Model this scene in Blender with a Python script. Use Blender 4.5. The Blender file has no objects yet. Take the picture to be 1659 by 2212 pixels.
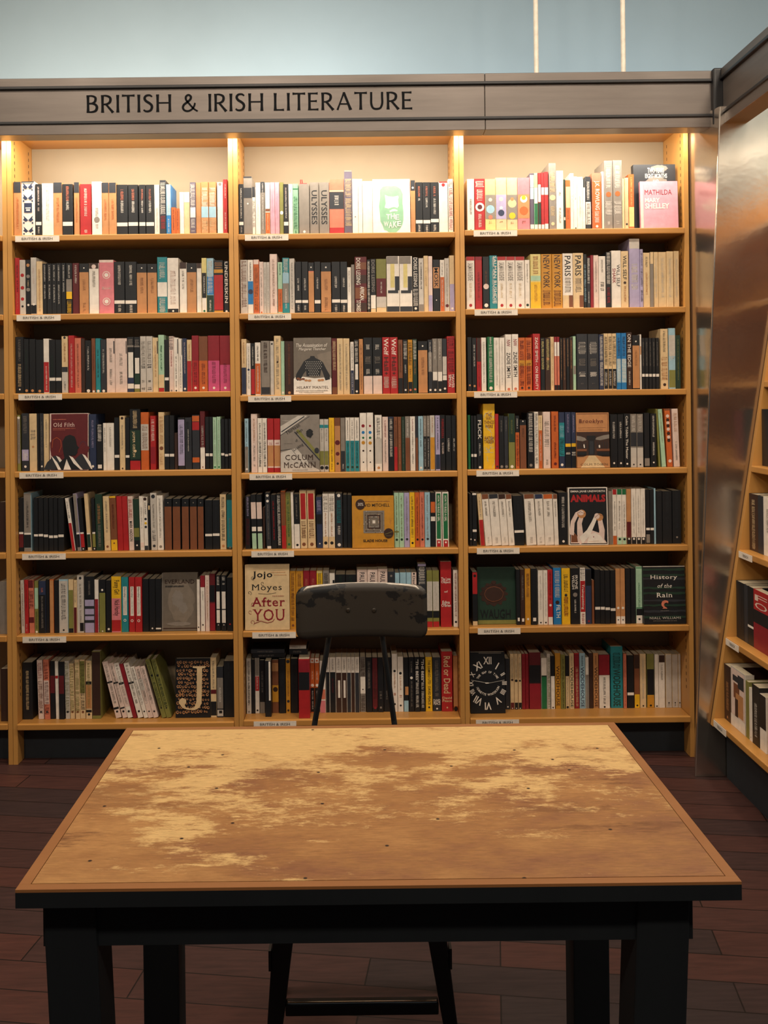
import bpy, bmesh, math, random
from mathutils import Matrix, Vector
sc = bpy.context.scene
COL = sc.collection
# ---------------------------------------------------------------- measured frame of the place (metres)
F = 2150.0            # focal length in pixels of a 1659 x 2212 picture
PX, PY = 765.0, 860.0 # principal point (the picture is shift-corrected: verticals stay parallel)
ROLL = 0.0115
H = 1.37              # eye height
D = 3.76              # distance of the bookcase fronts
def un(px, py):
    u, v = px - PX, py - PY
    return u - ROLL * v, v + ROLL * u
def P(px, py, y):
    u, v = un(px, py)
    return Vector((u * y / F, y, H - v * y / F))
# ---------------------------------------------------------------- camera
cam = bpy.data.cameras.new('camera')
cam.sensor_fit = 'AUTO'; cam.sensor_width = 36.0
cam.lens = F / 2212 * 36.0
cam.shift_x = (829.5 - PX) / 2212
cam.shift_y = (PY - 1106) / 2212
cam_o = bpy.data.objects.new('camera', cam); COL.objects.link(cam_o)
cam_o.location = (0, 0, H)
cam_o.rotation_euler = (math.pi / 2, ROLL, 0)
sc.camera = cam_o
# ---------------------------------------------------------------- world, lamps, exposure
w = bpy.data.worlds.new('room_ambient'); sc.world = w; w.use_nodes = True
w.node_tree.nodes['Background'].inputs[0].default_value = (0.55, 0.72, 0.9, 1)
w.node_tree.nodes['Background'].inputs[1].default_value = 0.04
sc.view_settings.view_transform = 'Standard'
sc.view_settings.look = 'None'
sc.view_settings.exposure = 0.0
sc.view_settings.gamma = 1.0
def area(name, loc, target, sx, sy, power, col):
    l = bpy.data.lights.new(name, 'AREA'); l.shape = 'RECTANGLE'; l.size = sx; l.size_y = sy
    l.energy = power; l.color = col
    o = bpy.data.objects.new(name, l); COL.objects.link(o); o.location = loc
    d = Vector(target) - Vector(loc)
    o.rotation_euler = d.to_track_quat('-Z', 'Y').to_euler()
    return o
WARM = (1.0, 0.85, 0.69)
# fluorescent strips tucked behind the lettered fascia, one per bay
BX = [-0.4486 + 0.8545 * (i - 1) for i in range(4)]       # stile centres: bay b runs BX[b-1]..BX[b]
BX[3] += 0.012
for i in range(3):
    area('strip_light', (BX[i] + 0.427, 3.705, 2.352), (BX[i] + 0.427, 3.92, 1.95), 0.85, 0.03, 7.6, (1.0, 0.88, 0.72))
area('strip_light', (BX[0] - 0.427, 3.705, 2.352), (BX[0] - 0.427, 3.92, 1.95), 0.85, 0.03, 7.6, (1.0, 0.88, 0.72))
area('strip_light', (1.40, 2.6, 2.36), (1.55, 2.6, 1.9), 0.03, 1.6, 9.0, (1.0, 0.82, 0.6))
# ceiling lamps in two rows, one over the table and one behind the viewer, above the frame
for x in (-1.5, -0.45, 0.6, 1.6):
    area('ceiling_lamp', (x, 2.35, 3.28), (x * 0.9, 2.75, 0.8), 0.30, 0.20, 15.5, WARM)
for x in (-1.6, 0.0, 1.5):
    area('ceiling_lamp', (x, -0.3, 3.28), (x * 0.6, 3.76, 0.9), 0.30, 0.30, 25.0, WARM)
# uplights lying on top of the bookcases, washing the pale blue wall
area('wall_wash', (-0.75, 3.86, 2.50), (-0.75, 4.3, 2.78), 1.7, 0.05, 7.5, (1.0, 0.87, 0.74))
area('wall_wash', (0.6, 3.86, 2.50), (0.6, 4.3, 3.0), 2.2, 0.05, 3.2, (0.86, 0.94, 1.0))
# ---------------------------------------------------------------- materials
def lin(hx):
    r = [int(hx[i:i + 2], 16) / 255 for i in (0, 2, 4)]
    return tuple((c / 12.92 if c <= 0.04045 else ((c + 0.055) / 1.055) ** 2.4) for c in r)
def nd(nt, t, **kw):
    n = nt.nodes.new(t)
    for k, v in kw.items(): setattr(n, k, v)
    return n
def newmat(name):
    m = bpy.data.materials.new(name); m.use_nodes = True
    nt = m.node_tree; b = nt.nodes['Principled BSDF']
    return m, nt, b
def noise(nt, scale, detail=4, rough=0.55, vec=None, stretch=None, rot=None):
    tc = nd(nt, 'ShaderNodeTexCoord'); mp = nd(nt, 'ShaderNodeMapping')
    nt.links.new(tc.outputs['Object'], mp.inputs[0])
    if stretch: mp.inputs['Scale'].default_value = stretch
    if rot: mp.inputs['Rotation'].default_value = rot
    n = nd(nt, 'ShaderNodeTexNoise'); n.inputs['Scale'].default_value = scale
    n.inputs['Detail'].default_value = detail; n.inputs['Roughness'].default_value = rough
    nt.links.new(mp.outputs[0], n.inputs['Vector'])
    return n
def ramp(nt, fac, stops):
    r = nd(nt, 'ShaderNodeValToRGB'); e = r.color_ramp.elements
    while len(e) < len(stops): e.new(0.5)
    for i, (p, c) in enumerate(stops):
        e[i].position = p; e[i].color = (*c, 1) if len(c) == 3 else c
    nt.links.new(fac, r.inputs[0]); return r
def mul(c, k): return tuple(x * k for x in c)
def plain(name, hx, rough=0.5, metal=0.0, var=0.12, scale=35, spec=0.5, stretch=None):
    m, nt, b = newmat(name); c = lin(hx)
    n = noise(nt, scale, 3, 0.6, stretch=stretch)
    r = ramp(nt, n.outputs[0], [(0.3, mul(c, 1 - var)), (0.7, mul(c, 1 + var))])
    nt.links.new(r.outputs[0], b.inputs['Base Color'])
    b.inputs['Roughness'].default_value = rough; b.inputs['Metallic'].default_value = metal
    b.inputs['Specular IOR Level'].default_value = spec
    return m
PAL = {'W': ('white', 'e6ded2'), 'C': ('cream', 'd9be92'), 'K': ('black', '16191d'), 'N': ('charcoal', '2c2f35'),
       'G': ('grey', '857d74'), 'g': ('pale grey', 'c3bcb2'), 'R': ('red', 'aa2427'), 'r': ('crimson', '8a1e2a'),
       'O': ('orange', 'c2602a'), 'T': ('tan', 'bd8656'), 'Y': ('yellow', 'e6b524'), 'y': ('pale yellow', 'd8c882'),
       'B': ('blue', '2376b4'), 'b': ('pale blue', '98bccb'), 'n': ('navy', '2b3550'), 'V': ('lavender', 'a89fc0'),
       'P': ('pink', 'd47c84'), 'p': ('pale pink', 'dfc8bc'), 'E': ('green', '1f6a40'), 'e': ('pale green', 'a5c8aa'),
       'v': ('olive', '7d7c40'), 't': ('teal', '24828a'), 'M': ('maroon', '5e1d22'), 'U': ('brown', '7a4a30'),
       'u': ('dark brown', '3a261f'), 'o': ('gold', 'c48a2a'), 'm': ('magenta', 'c8507c'), 's': ('salmon', 'cb755c'),
       'd': ('dark green', '20382c'), 'z': ('pink', 'd39aa8'), 'h': ('grey brown', '6f665b'), 'i': ('grey brown', '7f7467'), 'j': ('mint green', '83b08f'), 'q': ('purple grey', '5e5666')}
_bm = {}
def bmat(c):
    if c not in _bm:
        _bm[c] = plain('book_' + PAL[c][0].replace(' ', '_'), PAL[c][1], 0.42, 0, 0.10, 40)
    return _bm[c]
def wood(name, c0, c1, rough=0.45, scale=6, stretch=(1, 1, 12), spec=0.5):
    m, nt, b = newmat(name)
    n = noise(nt, scale, 5, 0.6, stretch=stretch)
    r = ramp(nt, n.outputs[0], [(0.3, lin(c0)), (0.7, lin(c1))])
    nt.links.new(r.outputs[0], b.inputs['Base Color']); b.inputs['Roughness'].default_value = rough
    b.inputs['Specular IOR Level'].default_value = spec
    return m
M_MAPLE = wood('maple_veneer', 'b98544', 'c6924e', 0.4, 5, (1, 1, 0.08))
M_MAPLE_X = wood('maple_shelf', 'b57f3e', 'c68f4a', 0.38, 5, (0.1, 1, 1))
M_SLOT = plain('slotted_strip', '4a3420', 0.6)
M_BACK = plain('pale_back_board', '94846a', 0.5, 0, 0.05, 4)
M_KICK = plain('black_plinth', '23292f', 0.6)
M_PAGES = plain('paper_pages', 'b3a78e', 0.8, 0, 0.12, 60)
M_PAPER = plain('label_card', 'ded3c4', 0.6)
M_INK = plain('black_ink', '0f1012', 0.8, spec=0.15)
def steel(name, hx, r0, r1, st, metal=0.9, var=0.12):
    m, nt, b = newmat(name); c = lin(hx)
    n = noise(nt, 3.0, 6, 0.6, stretch=st)
    n2 = noise(nt, 1.7, 3, 0.6)
    r = ramp(nt, n.outputs[0], [(0.3, mul(c, 1 - var)), (0.7, mul(c, 1 + var))])
    nt.links.new(r.outputs[0], b.inputs['Base Color'])
    rr = ramp(nt, n2.outputs[0], [(0.3, (r0,) * 3), (0.7, (r1,) * 3)])
    nt.links.new(rr.outputs[0], b.inputs['Roughness'])
    b.inputs['Metallic'].default_value = metal
    return m
M_FASCIA = steel('fascia_steel', '6d655f', 0.36, 0.50, (1, 1, 14), 0.5)
M_STEEL = steel('sheet_steel', 'c2b9ae', 0.13, 0.27, (1, 1, 1), 0.95, 0.10)
_nt = M_STEEL.node_tree; _n = noise(_nt, 6.0, 4, 0.6); _b = nd(_nt, 'ShaderNodeBump'); _b.inputs['Strength'].default_value = 0.08; _b.inputs['Distance'].default_value = 0.02
_nt.links.new(_n.outputs[0], _b.inputs['Height']); _nt.links.new(_b.outputs[0], _nt.nodes['Principled BSDF'].inputs['Normal'])
M_RAIL = plain('black_rail', '1a1a1c', 0.45)
# ---------------------------------------------------------------- mesh helpers
class MB:
    def __init__(s): s.v = []; s.f = []; s.m = []; s.mats = []; s.ix = {}
    def mi(s, mat):
        if mat.name not in s.ix: s.ix[mat.name] = len(s.mats); s.mats.append(mat)
        return s.ix[mat.name]
    def add(s, vs, fs, mat):
        o = len(s.v); s.v += [tuple(x) for x in vs]; k = s.mi(mat)
        for f in fs: s.f.append(tuple(i + o for i in f)); s.m.append(k)
    def box(s, a, b, mat):
        x0, y0, z0 = a; x1, y1, z1 = b
        s.add([(x0, y0, z0), (x1, y0, z0), (x1, y1, z0), (x0, y1, z0), (x0, y0, z1), (x1, y0, z1), (x1, y1, z1), (x0, y1, z1)],
              [(0, 3, 2, 1), (4, 5, 6, 7), (0, 1, 5, 4), (1, 2, 6, 5), (2, 3, 7, 6), (3, 0, 4, 7)], mat)
    def hexa(s, q, mat):   # 8 corners, bottom loop then top loop
        s.add(q, [(0, 3, 2, 1), (4, 5, 6, 7), (0, 1, 5, 4), (1, 2, 6, 5), (2, 3, 7, 6), (3, 0, 4, 7)], mat)
    def tube(s, pts, r, mat, n=10, closed_caps=True):
        pts = [Vector(p) for p in pts]; rs = r if isinstance(r, (list, tuple)) else [r] * len(pts)
        base = len(s.v); rings = []
        for i, p in enumerate(pts):
            t = (pts[min(i + 1, len(pts) - 1)] - pts[max(i - 1, 0)]).normalized()
            a = t.cross(Vector((0, 0, 1)) if abs(t.z) < 0.9 else Vector((0, 1, 0))).normalized(); b = t.cross(a)
            rings.append([p + (a * math.cos(2 * math.pi * k / n) + b * math.sin(2 * math.pi * k / n)) * rs[i] for k in range(n)])
        vs = [q for rg in rings for q in rg]; fs = []
        for i in range(len(pts) - 1):
            for k in range(n):
                fs.append((i * n + k, i * n + (k + 1) % n, (i + 1) * n + (k + 1) % n, (i + 1) * n + k))
        fs.append(tuple(range(n - 1, -1, -1))); fs.append(tuple(range((len(pts) - 1) * n, len(pts) * n)))
        s.add(vs, fs, mat)
    def build(s, name, parent=None, bevel=0, seg=2, smooth=False):
        me = bpy.data.meshes.new(name); me.from_pydata(s.v, [], s.f)
        for m in s.mats: me.materials.append(m)
        me.polygons.foreach_set('material_index', s.m)
        if bevel:
            bm = bmesh.new(); bm.from_mesh(me)
            bmesh.ops.remove_doubles(bm, verts=bm.verts, dist=1e-6)
            bmesh.ops.recalc_face_normals(bm, faces=bm.faces)
            es = [e for e in bm.edges if len(e.link_faces) == 2 and e.calc_face_angle(0) > 0.5]
            bmesh.ops.bevel(bm, geom=es, offset=bevel, segments=seg, profile=0.6, affect='EDGES', clamp_overlap=True)
            bm.to_mesh(me); bm.free()
        if smooth:
            me.polygons.foreach_set('use_smooth', [True] * len(me.polygons))
        me.update()
        o = bpy.data.objects.new(name, me); COL.objects.link(o)
        if parent: o.parent = parent
        return o
def tag(o, label=None, cat=None, group=None, kind=None):
    if label: o['label'] = label
    if cat: o['category'] = cat
    if group: o['group'] = group
    if kind: o['kind'] = kind
    return o
def empty(name, loc):
    o = bpy.data.objects.new(name, None); COL.objects.link(o); o.location = loc; o.empty_display_size = 0.1
    return o
def local(o, mb):          # world-space mesh builder coordinates -> coordinates of the empty
    l = o.location
    mb.v = [(x - l[0], y - l[1], z - l[2]) for x, y, z in mb.v]; return mb
_tx = {}
def text2d(s, bold=0.0, shear=0.0, serif=False):
    """outline of a line of lettering scaled to the unit square; serif adds feet to the stems"""
    key = (s, bold, shear, serif)
    if key not in _tx:
        c = bpy.data.curves.new('t', 'FONT'); c.body = s; c.resolution_u = 2; c.offset = bold; c.shear = shear
        if serif: c.space_character = 1.12
        o = bpy.data.objects.new('t', c)
        me = o.to_mesh()
        vs = [(v.co.x, v.co.y) for v in me.vertices]; fs = [tuple(p.vertices) for p in me.polygons]
        if serif:
            cnt = {}; feet = []
            for f in fs:
                for a, b in zip(f, f[1:] + f[:1]):
                    e = tuple(sorted((a, b))); cnt[e] = cnt.get(e, 0) + 1
            for (a, b), n in list(cnt.items()):
                (x0, y0), (x1, y1) = vs[a], vs[b]
                if n == 1 and abs(y0 - y1) < 0.004 and 0.05 < abs(x1 - x0) < 0.2:
                    feet.append((round(y0, 2), min(x0, x1), max(x0, x1)))
            feet.sort()
            for i, (y0, fa, fb) in enumerate(feet):
                xa, xb = fa - 0.05, fb + 0.05
                if i and feet[i - 1][0] == y0: xa = max(xa, (fa + feet[i - 1][2]) / 2 + .012)
                if i + 1 < len(feet) and feet[i + 1][0] == y0: xb = min(xb, (fb + feet[i + 1][1]) / 2 - .012)
                up = 0.035 if y0 < 0.25 else -0.035
                o_ = len(vs); vs += [(xa, y0), (xb, y0), (xb, y0 + up), (xa, y0 + up)]; fs.append((o_, o_ + 1, o_ + 2, o_ + 3))
        o.to_mesh_clear(); bpy.data.objects.remove(o); bpy.data.curves.remove(c)
        x0 = min(v[0] for v in vs); x1 = max(v[0] for v in vs); y0 = min(v[1] for v in vs); y1 = max(v[1] for v in vs)
        _tx[key] = ([((x - x0) / (x1 - x0), (y - y0) / (y1 - y0)) for x, y in vs], fs, (x1 - x0) / (y1 - y0))
    return _tx[key]
# ================================================================ the room
def plank_mat():
    m, nt, b = newmat('dark_plank_floor')
    tc = nd(nt, 'ShaderNodeTexCoord'); mp = nd(nt, 'ShaderNodeMapping'); mp.inputs['Rotation'].default_value = (0, 0, math.radians(8))
    nt.links.new(tc.outputs['Object'], mp.inputs[0])
    br = nd(nt, 'ShaderNodeTexBrick'); br.offset = 0.37
    br.inputs['Scale'].default_value = 1.0; br.inputs['Brick Width'].default_value = 0.85; br.inputs['Row Height'].default_value = 0.115
    br.inputs['Mortar Size'].default_value = 0.0022; br.inputs['Mortar Smooth'].default_value = 0.3; br.inputs['Bias'].default_value = 0.0
    br.inputs['Color1'].default_value = (*lin('33292a'), 1); br.inputs['Color2'].default_value = (*lin('50302a'), 1)
    br.inputs['Mortar'].default_value = (*lin('150c09'), 1)
    nt.links.new(mp.outputs[0], br.inputs['Vector'])
    n = noise(nt, 9, 6, 0.65, stretch=(1, 9, 1), rot=(0, 0, math.radians(8)))
    r = ramp(nt, n.outputs[0], [(0.3, (0.62, 0.62, 0.62)), (0.72, (1.25, 1.2, 1.15))])
    mx = nd(nt, 'ShaderNodeMix', data_type='RGBA', blend_type='MULTIPLY'); mx.inputs[0].default_value = 1
    nt.links.new(br.outputs[0], mx.inputs['A']); nt.links.new(r.outputs[0], mx.inputs['B'])
    nt.links.new(mx.outputs['Result'], b.inputs['Base Color'])
    b.inputs['Roughness'].default_value = 0.5; b.inputs['Specular IOR Level'].default_value = 0.3
    return m
M_WALL = plain('pale_blue_paint', 'a2b7c1', 0.8, 0, 0.04, 2)
M_CEIL = plain('ceiling_paint', '9a9690', 0.9, 0, 0.04, 2)
def slab(name, a, b, m):
    k = MB(); k.box(a, b, m); return tag(k.build(name), kind='structure')
slab('floor', (-3.2, -2.5, -0.05), (2.3, 4.45, 0), plank_mat())
slab('wall_back', (-3.2, 4.30, 0), (2.3, 4.45, 3.35), M_WALL)
slab('wall_right', (1.95, -2.5, 0), (2.1, 4.30, 3.35), M_WALL)
slab('wall_left', (-3.2, -2.5, 0), (-3.05, 4.30, 3.35), plain('left_wall_paint', 'b3aa9c', 0.8))
slab('ceiling', (-3.2, -2.5, 3.35), (2.3, 4.45, 3.45), M_CEIL)

# steel pilaster that closes the corner between the two runs of shelves
PYF = 3.56
q = MB()
lt = P(1553, 272, PYF); lb = P(1506, 1545, PYF)
k_ = (lt.x - lb.x) / (lt.z - lb.z)
def xl(z): return lb.x + k_ * (z - lb.z)
xb = BX[3] + 0.002
zt = 2.40
q.hexa([(xl(0.0), PYF, 0.0), (1.80, PYF, 0.0), (1.80, D + 0.02, 0.0), (xb, D + 0.02, 0.0),
        (xl(zt), PYF, zt), (1.80, PYF, zt), (1.80, D + 0.02, zt), (xb, D + 0.02, zt)], M_STEEL)
pil = q.build('steel_pillar', bevel=0.004)
tag(pil, 'dull steel sheet pillar filling the corner beside the bookcases', 'pillar', kind='structure')

# ================================================================ bookcases
T = 0.0184; DEP = 0.25; ZTOP = 2.385; ST = 0.022
SHV = {1: [500.5, 671, 841.7, 1010.7, 1186, 1365, 1555],
       2: [503.5, 674.6, 851.5, 1019.5, 1186, 1361, 1552],
       3: [500, 670.6, 848, 1017.5, 1185, 1358, 1554]}
def shz(bay, row): return H - (SHV[bay][row] - PY) * D / F
def strip_slots(k, x, y, z0, z1, face):
    z = z0
    while z < z1:
        k.box((x - 0.0006 if face > 0 else x, y - 0.002, z), (x if face > 0 else x + 0.0006, y + 0.002, z + 0.012), M_SLOT); z += 0.025
def place_label(shelf, x0, x1, y, ztop, txt, n=(0, -1)):
    """little card clipped on a shelf edge; n = facing direction"""
    k = MB(); hgt = 0.0225; th = 0.0015
    k.box((0, -th, -hgt), (x1 - x0, 0, 0), M_PAPER)
    vs, fs, ar = text2d(txt)
    L = (x1 - x0) * 0.70; hh = 0.0095; ox = (x1 - x0) * 0.15; oz = -0.5 * (hgt + hh)
    k.add([(ox + a * L, -th - 0.0003, oz + b * hh) for a, b in vs], fs, M_INK)
    o = k.build('shelf_label', shelf)
    return o
LABEL_PX = {1: [(33, 128), (36, 131), (40, 134), (42, 137), (48, 142), (49, 143), None],
            2: [(529, 623), (536, 629), (536, 629), (539, 631), (543, 635), (545, 639), (548, 640)],
            3: [(1023, 1117), (1025, 1118), (1024, 1117), (1029, 1121), (1030, 1122), (1032, 1124), (1028, 1121)]}
BAYNAME = {1: 'bay under BRITISH', 2: 'bay behind chair', 3: 'bay beside pillar'}
ROWNAME = ['top', 'second', 'third', 'fourth', 'fifth', 'sixth', 'bottom']
CASE = {}
def bookcase(bay, label):
    xa, xb = BX[bay - 1], BX[bay]
    root = empty('bookcase', ((xa + xb) / 2, D + DEP / 2, 0)); CASE[bay] = root
    tag(root, label, 'bookcase', 'wooden bookcases along the back wall')
    sb = bay if bay in SHV else 1
    for i, x in enumerate((xa, xb - T)):
        k = MB(); k.box((x + 0.0007, D, 0.0), (x + T - 0.0007, D + DEP, ZTOP + 0.02), M_MAPLE)
        xi = x + T if i == 0 else x
        for yy in (D + 0.035, D + 0.20):
            strip_slots(k, xi + (0.0007 if i == 0 else -0.0001), yy, 0.25, ZTOP - 0.02, 1 if i == 0 else -1)
        local(root, k).build('side_panel', root)
    k = MB(); k.box((xa + T, D + DEP - 0.008, 0.1), (xb - T, D + DEP, ZTOP), M_BACK); local(root, k).build('back_panel', root)
    k = MB(); k.box((xa + T, D + 0.004, ZTOP), (xb - T, D + DEP, ZTOP + 0.02), M_MAPLE_X); local(root, k).build('top_panel', root)
    k = MB(); k.box((xa + T, D + 0.068, 0.0), (xb - T, D + 0.085, shz(sb, 6) - ST), M_KICK); local(root, k).build('kick_board', root)
    for r in range(7):
        z = shz(sb, r); k = MB()
        e = 0.006 if r < 6 else 0.012
        k.box((xa + T + 0.0003, D - e, z - ST), (xb - T - 0.0003, D + DEP - 0.009, z), M_MAPLE_X)
        s = local(root, k).build('shelf', root, bevel=0.003)
        if bay in LABEL_PX and LABEL_PX[bay][r]:
            a, b = LABEL_PX[bay][r]
            yp = SHV[bay][r]
            p0 = P(a, yp, D - e).x; p1 = P(b, yp, D - e).x
            lb_ = place_label(s, p0, p1, 0, 0, 'BRITISH & IRISH')
            lb_.location = (p0 - root.location[0], D - e - 0.0005 - root.location[1], z - 0.003)
    return root
bookcase(1, 'tan wooden bookcase bay under the word BRITISH with J book on its bottom shelf')
bookcase(2, 'tan wooden bookcase bay standing straight behind the black chair')
bookcase(3, 'tan wooden bookcase bay beside the steel pillar')
def bookcase_far():
    xa, xb = BX[0] - 0.8545, BX[0]
    root = empty('bookcase', ((xa + xb) / 2, D + DEP / 2, 0)); CASE[0] = root
    tag(root, 'tan wooden bookcase cut off by the frame, next to the bay under BRITISH', 'bookcase', 'wooden bookcases along the back wall')
    for x in (xa, xb - T):
        k = MB(); k.box((x + 0.0007, D, 0.0), (x + T - 0.0007, D + DEP, ZTOP + 0.02), M_MAPLE); local(root, k).build('side_panel', root)
    k = MB(); k.box((xa + T, D + DEP - 0.008, 0.1), (xb - T, D + DEP, ZTOP), M_BACK); local(root, k).build('back_panel', root)
    k = MB(); k.box((xa + T, D + 0.004, ZTOP), (xb - T, D + DEP, ZTOP + 0.02), M_MAPLE_X); local(root, k).build('top_panel', root)
    k = MB(); k.box((xa + T, D + 0.068, 0.0), (xb - T, D + 0.085, shz(1, 6) - ST), M_KICK); local(root, k).build('kick_board', root)
    for r in range(7):
        z = shz(1, r); k = MB(); k.box((xa + T + 0.0003, D - 0.006, z - ST), (xb - T - 0.0003, D + DEP - 0.009, z), M_MAPLE_X)
        local(root, k).build('shelf', root, bevel=0.003)
bookcase_far()
# ================================================================ lettered steel fascia
YF = 3.62; FT = P(900, 161, YF).z; FB = P(900, 283, YF).z
RZ1 = FT - 0.0355; RZ2 = FT - 0.163
XC = P(1548, 210, YF).x                     # centre of the corner post
fas = empty('sign_fascia', (0, YF, FB))
tag(fas, 'long steel fascia lettered BRITISH & IRISH LITERATURE above the bookcases', 'sign')
XL = -2.4; SEAM = P(1047, 230, YF).x; SEAM2 = P(1128, 230, YF).x
def band(name, x0, x1, z0, z1, y0=YF):
    k = MB(); k.box((x0, y0, z0), (x1, YF + 0.075, z1), M_FASCIA); return local(fas, k).build(name, fas, bevel=0.0012, seg=1)
for a, b in ((XL, SEAM), (SEAM + 0.0015, XC)):
    band('sign_panel', a, b, RZ2, RZ1)
    band('top_moulding', a, b, RZ1, FT, YF - 0.006)
    band('bottom_moulding', a, b, FB, RZ2, YF - 0.006)
for z in (RZ1, RZ2):
    k = MB(); k.box((XL, YF - 0.012, z - 0.0058), (XC, YF + 0.01, z + 0.0058), M_RAIL); local(fas, k).build('black_rail', fas, bevel=0.003)
k = MB(); k.box((XC - 0.021, YF - 0.028, FB + 0.002), (XC + 0.021, YF + 0.03, FT + 0.004), M_RAIL); local(fas, k).build('corner_post', fas, bevel=0.009, seg=3)
# --- flared capitals
def stroke(mb, pts, ws, mat, tf):
    n = len(pts); vs = []
    for i, (x, y) in enumerate(pts):
        x0, y0 = pts[max(i - 1, 0)]; x1, y1 = pts[min(i + 1, n - 1)]
        dx, dy = x1 - x0, y1 - y0; l = math.hypot(dx, dy) or 1
        nx, ny = -dy / l, dx / l; hw = ws[i] / 2
        vs += [tf(x + nx * hw, y + ny * hw), tf(x - nx * hw, y - ny * hw)]
    mb.add(vs, [(2 * i, 2 * i + 1, 2 * i + 3, 2 * i + 2) for i in range(n - 1)], mat)
def seg(x0, y0, x1, y1, wa, wm, wb, n=8):
    pts = []; ws = []
    for i in range(n + 1):
        t = i / n; pts.append((x0 + (x1 - x0) * t, y0 + (y1 - y0) * t))
        e = abs(2 * t - 1) ** 3; ws.append(wm + ((wa if t < .5 else wb) - wm) * e)
    return pts, ws
def spl(cps, w, n=10):
    pts = []; ws = []
    c = [cps[0]] + cps + [cps[-1]]
    for i in range(1, len(c) - 2):
        for j in range(n):
            t = j / n; p = []
            for a in (0, 1):
                p0, p1, p2, p3 = c[i - 1][a], c[i][a], c[i + 1][a], c[i + 2][a]
                p.append(0.5 * (2 * p1 + (p2 - p0) * t + (2 * p0 - 5 * p1 + 4 * p2 - p3) * t * t + (3 * p1 - p0 - 3 * p2 + p3) * t ** 3))
            pts.append(tuple(p))
    pts.append(cps[-1]); m = len(pts)
    if isinstance(w, tuple):
        for i in range(m):
            t = i / (m - 1); ws.append(w[0] + (w[1] - w[0]) * math.sin(math.pi * t))
    else: ws = [w] * m
    return pts, ws
def stem(x): return seg(x, 0, x, 1, .165, .125, .165)
def arm(x0, x1, y): return seg(x0, y, x1, y, .09, .085, .14)
GL = {'I': (.17, [stem(.085)]), 'L': (.55, [stem(.085), arm(.05, .54, .045)]),
      'E': (.56, [stem(.085), arm(.05, .52, .955), arm(.05, .47, .52), arm(.05, .55, .045)]),
      'T': (.66, [stem(.33), seg(0, .955, .66, .955, .14, .085, .14)]),
      'H': (.80, [stem(.085), stem(.715), seg(.08, .52, .72, .52, .085, .08, .085)]),
      'A': (.80, [seg(.05, 0, .40, 1, .11, .085, .11), seg(.385, 1, .74, 0, .13, .125, .17), seg(.17, .34, .60, .34, .08, .08, .08)]),
      'U': (.74, [spl([(.085, 1), (.085, .7), (.085, .35), (.17, .10), (.36, .035), (.56, .10), (.655, .35), (.655, .7), (.655, 1)], .115)]),
      'B': (.62, [stem(.085), spl([(.08, .955), (.28, .955), (.45, .88), (.48, .75), (.42, .60), (.28, .53), (.08, .52)], (.07, .13)),
                  spl([(.08, .52), (.32, .52), (.50, .43), (.545, .27), (.47, .11), (.30, .045), (.08, .045)], (.07, .14))]),
      'R': (.66, [stem(.085), spl([(.08, .955), (.28, .955), (.46, .87), (.50, .72), (.44, .56), (.28, .48), (.08, .47)], (.07, .135)),
                  seg(.26, .48, .63, 0, .11, .12, .17)]),
      'S': (.54, [spl([(.47, .87), (.36, .955), (.20, .95), (.10, .86), (.09, .74), (.17, .62), (.30, .53), (.42, .42), (.46, .28), (.39, .11), (.24, .045), (.10, .07), (.03, .14)], (.09, .14))]),
      '&': (.86, [spl([(.84, .02), (.62, .18), (.40, .45), (.24, .68), (.24, .86), (.36, .95), (.48, .87), (.47, .72), (.32, .56), (.13, .40), (.07, .22), (.17, .07), (.36, .04), (.55, .15), (.66, .33), (.70, .50)], (.09, .12))])}
p0 = P(187, 244, YF); p1 = P(891, 240, YF); capz = 38 * YF / F; xx = 0.0; gap = .135
words = 'BRITISH & IRISH LITERATURE'; tot = sum((GL[c][0] if c != ' ' else .26) + gap for c in words) - gap
sx = (p1.x - p0.x) / tot
for wd in words.split():
    k = MB()
    for c in wd:
        for i, (pts, ws) in enumerate(GL[c][1]):
            stroke(k, pts, ws, M_INK, lambda a, b, X=xx, i=i: (p0.x + (X + a) * sx, YF - 0.0012 - 0.00005 * i, p0.z + b * capz))
        xx += GL[c][0] + gap
    xx += .26 + gap
    local(fas, k).build('lettering', fas)
# --- the second fascia, running towards the viewer over the slanted unit
XR = XC + 0.012
fr = empty('sign_fascia', (XR, 3.0, FB)); tag(fr, 'steel fascia running towards the viewer from the black corner post', 'sign')
def bandr(name, z0, z1, x0=XR):
    k = MB(); k.box((x0, 1.9, z0), (XR + 0.075, YF - 0.03, z1), M_FASCIA); return local(fr, k).build(name, fr, bevel=0.0012, seg=1)
bandr('sign_panel', RZ2, RZ1); bandr('top_moulding', RZ1, FT, XR - 0.006); bandr('bottom_moulding', FB, RZ2, XR - 0.006)
for z in (RZ1, RZ2):
    k = MB(); k.box((XR - 0.012, 1.9, z - 0.0058), (XR + 0.01, YF - 0.03, z + 0.0058), M_RAIL); local(fr, k).build('black_rail', fr, bevel=0.003)
# small grey plaque with a pale letter, half hidden behind the fascia
a = P(1572, 262, PYF); b = P(1606, 215, PYF)
k = MB(); k.box((a.x, PYF - 0.008, a.z), (b.x, PYF - 0.0005, b.z), plain('plaque_grey', '5d5346', 0.5))
vs, fs, ar = text2d('S', 0.02); tp = P(1587, 249, PYF)
k.add([(tp.x + u * 0.011, PYF - 0.0085, tp.z + v * 0.032) for u, v in vs], fs, M_PAPER)
o = k.build('wall_plaque'); tag(o, 'small grey plaque with a pale letter on the steel pillar under the fascia', 'sign')
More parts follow.
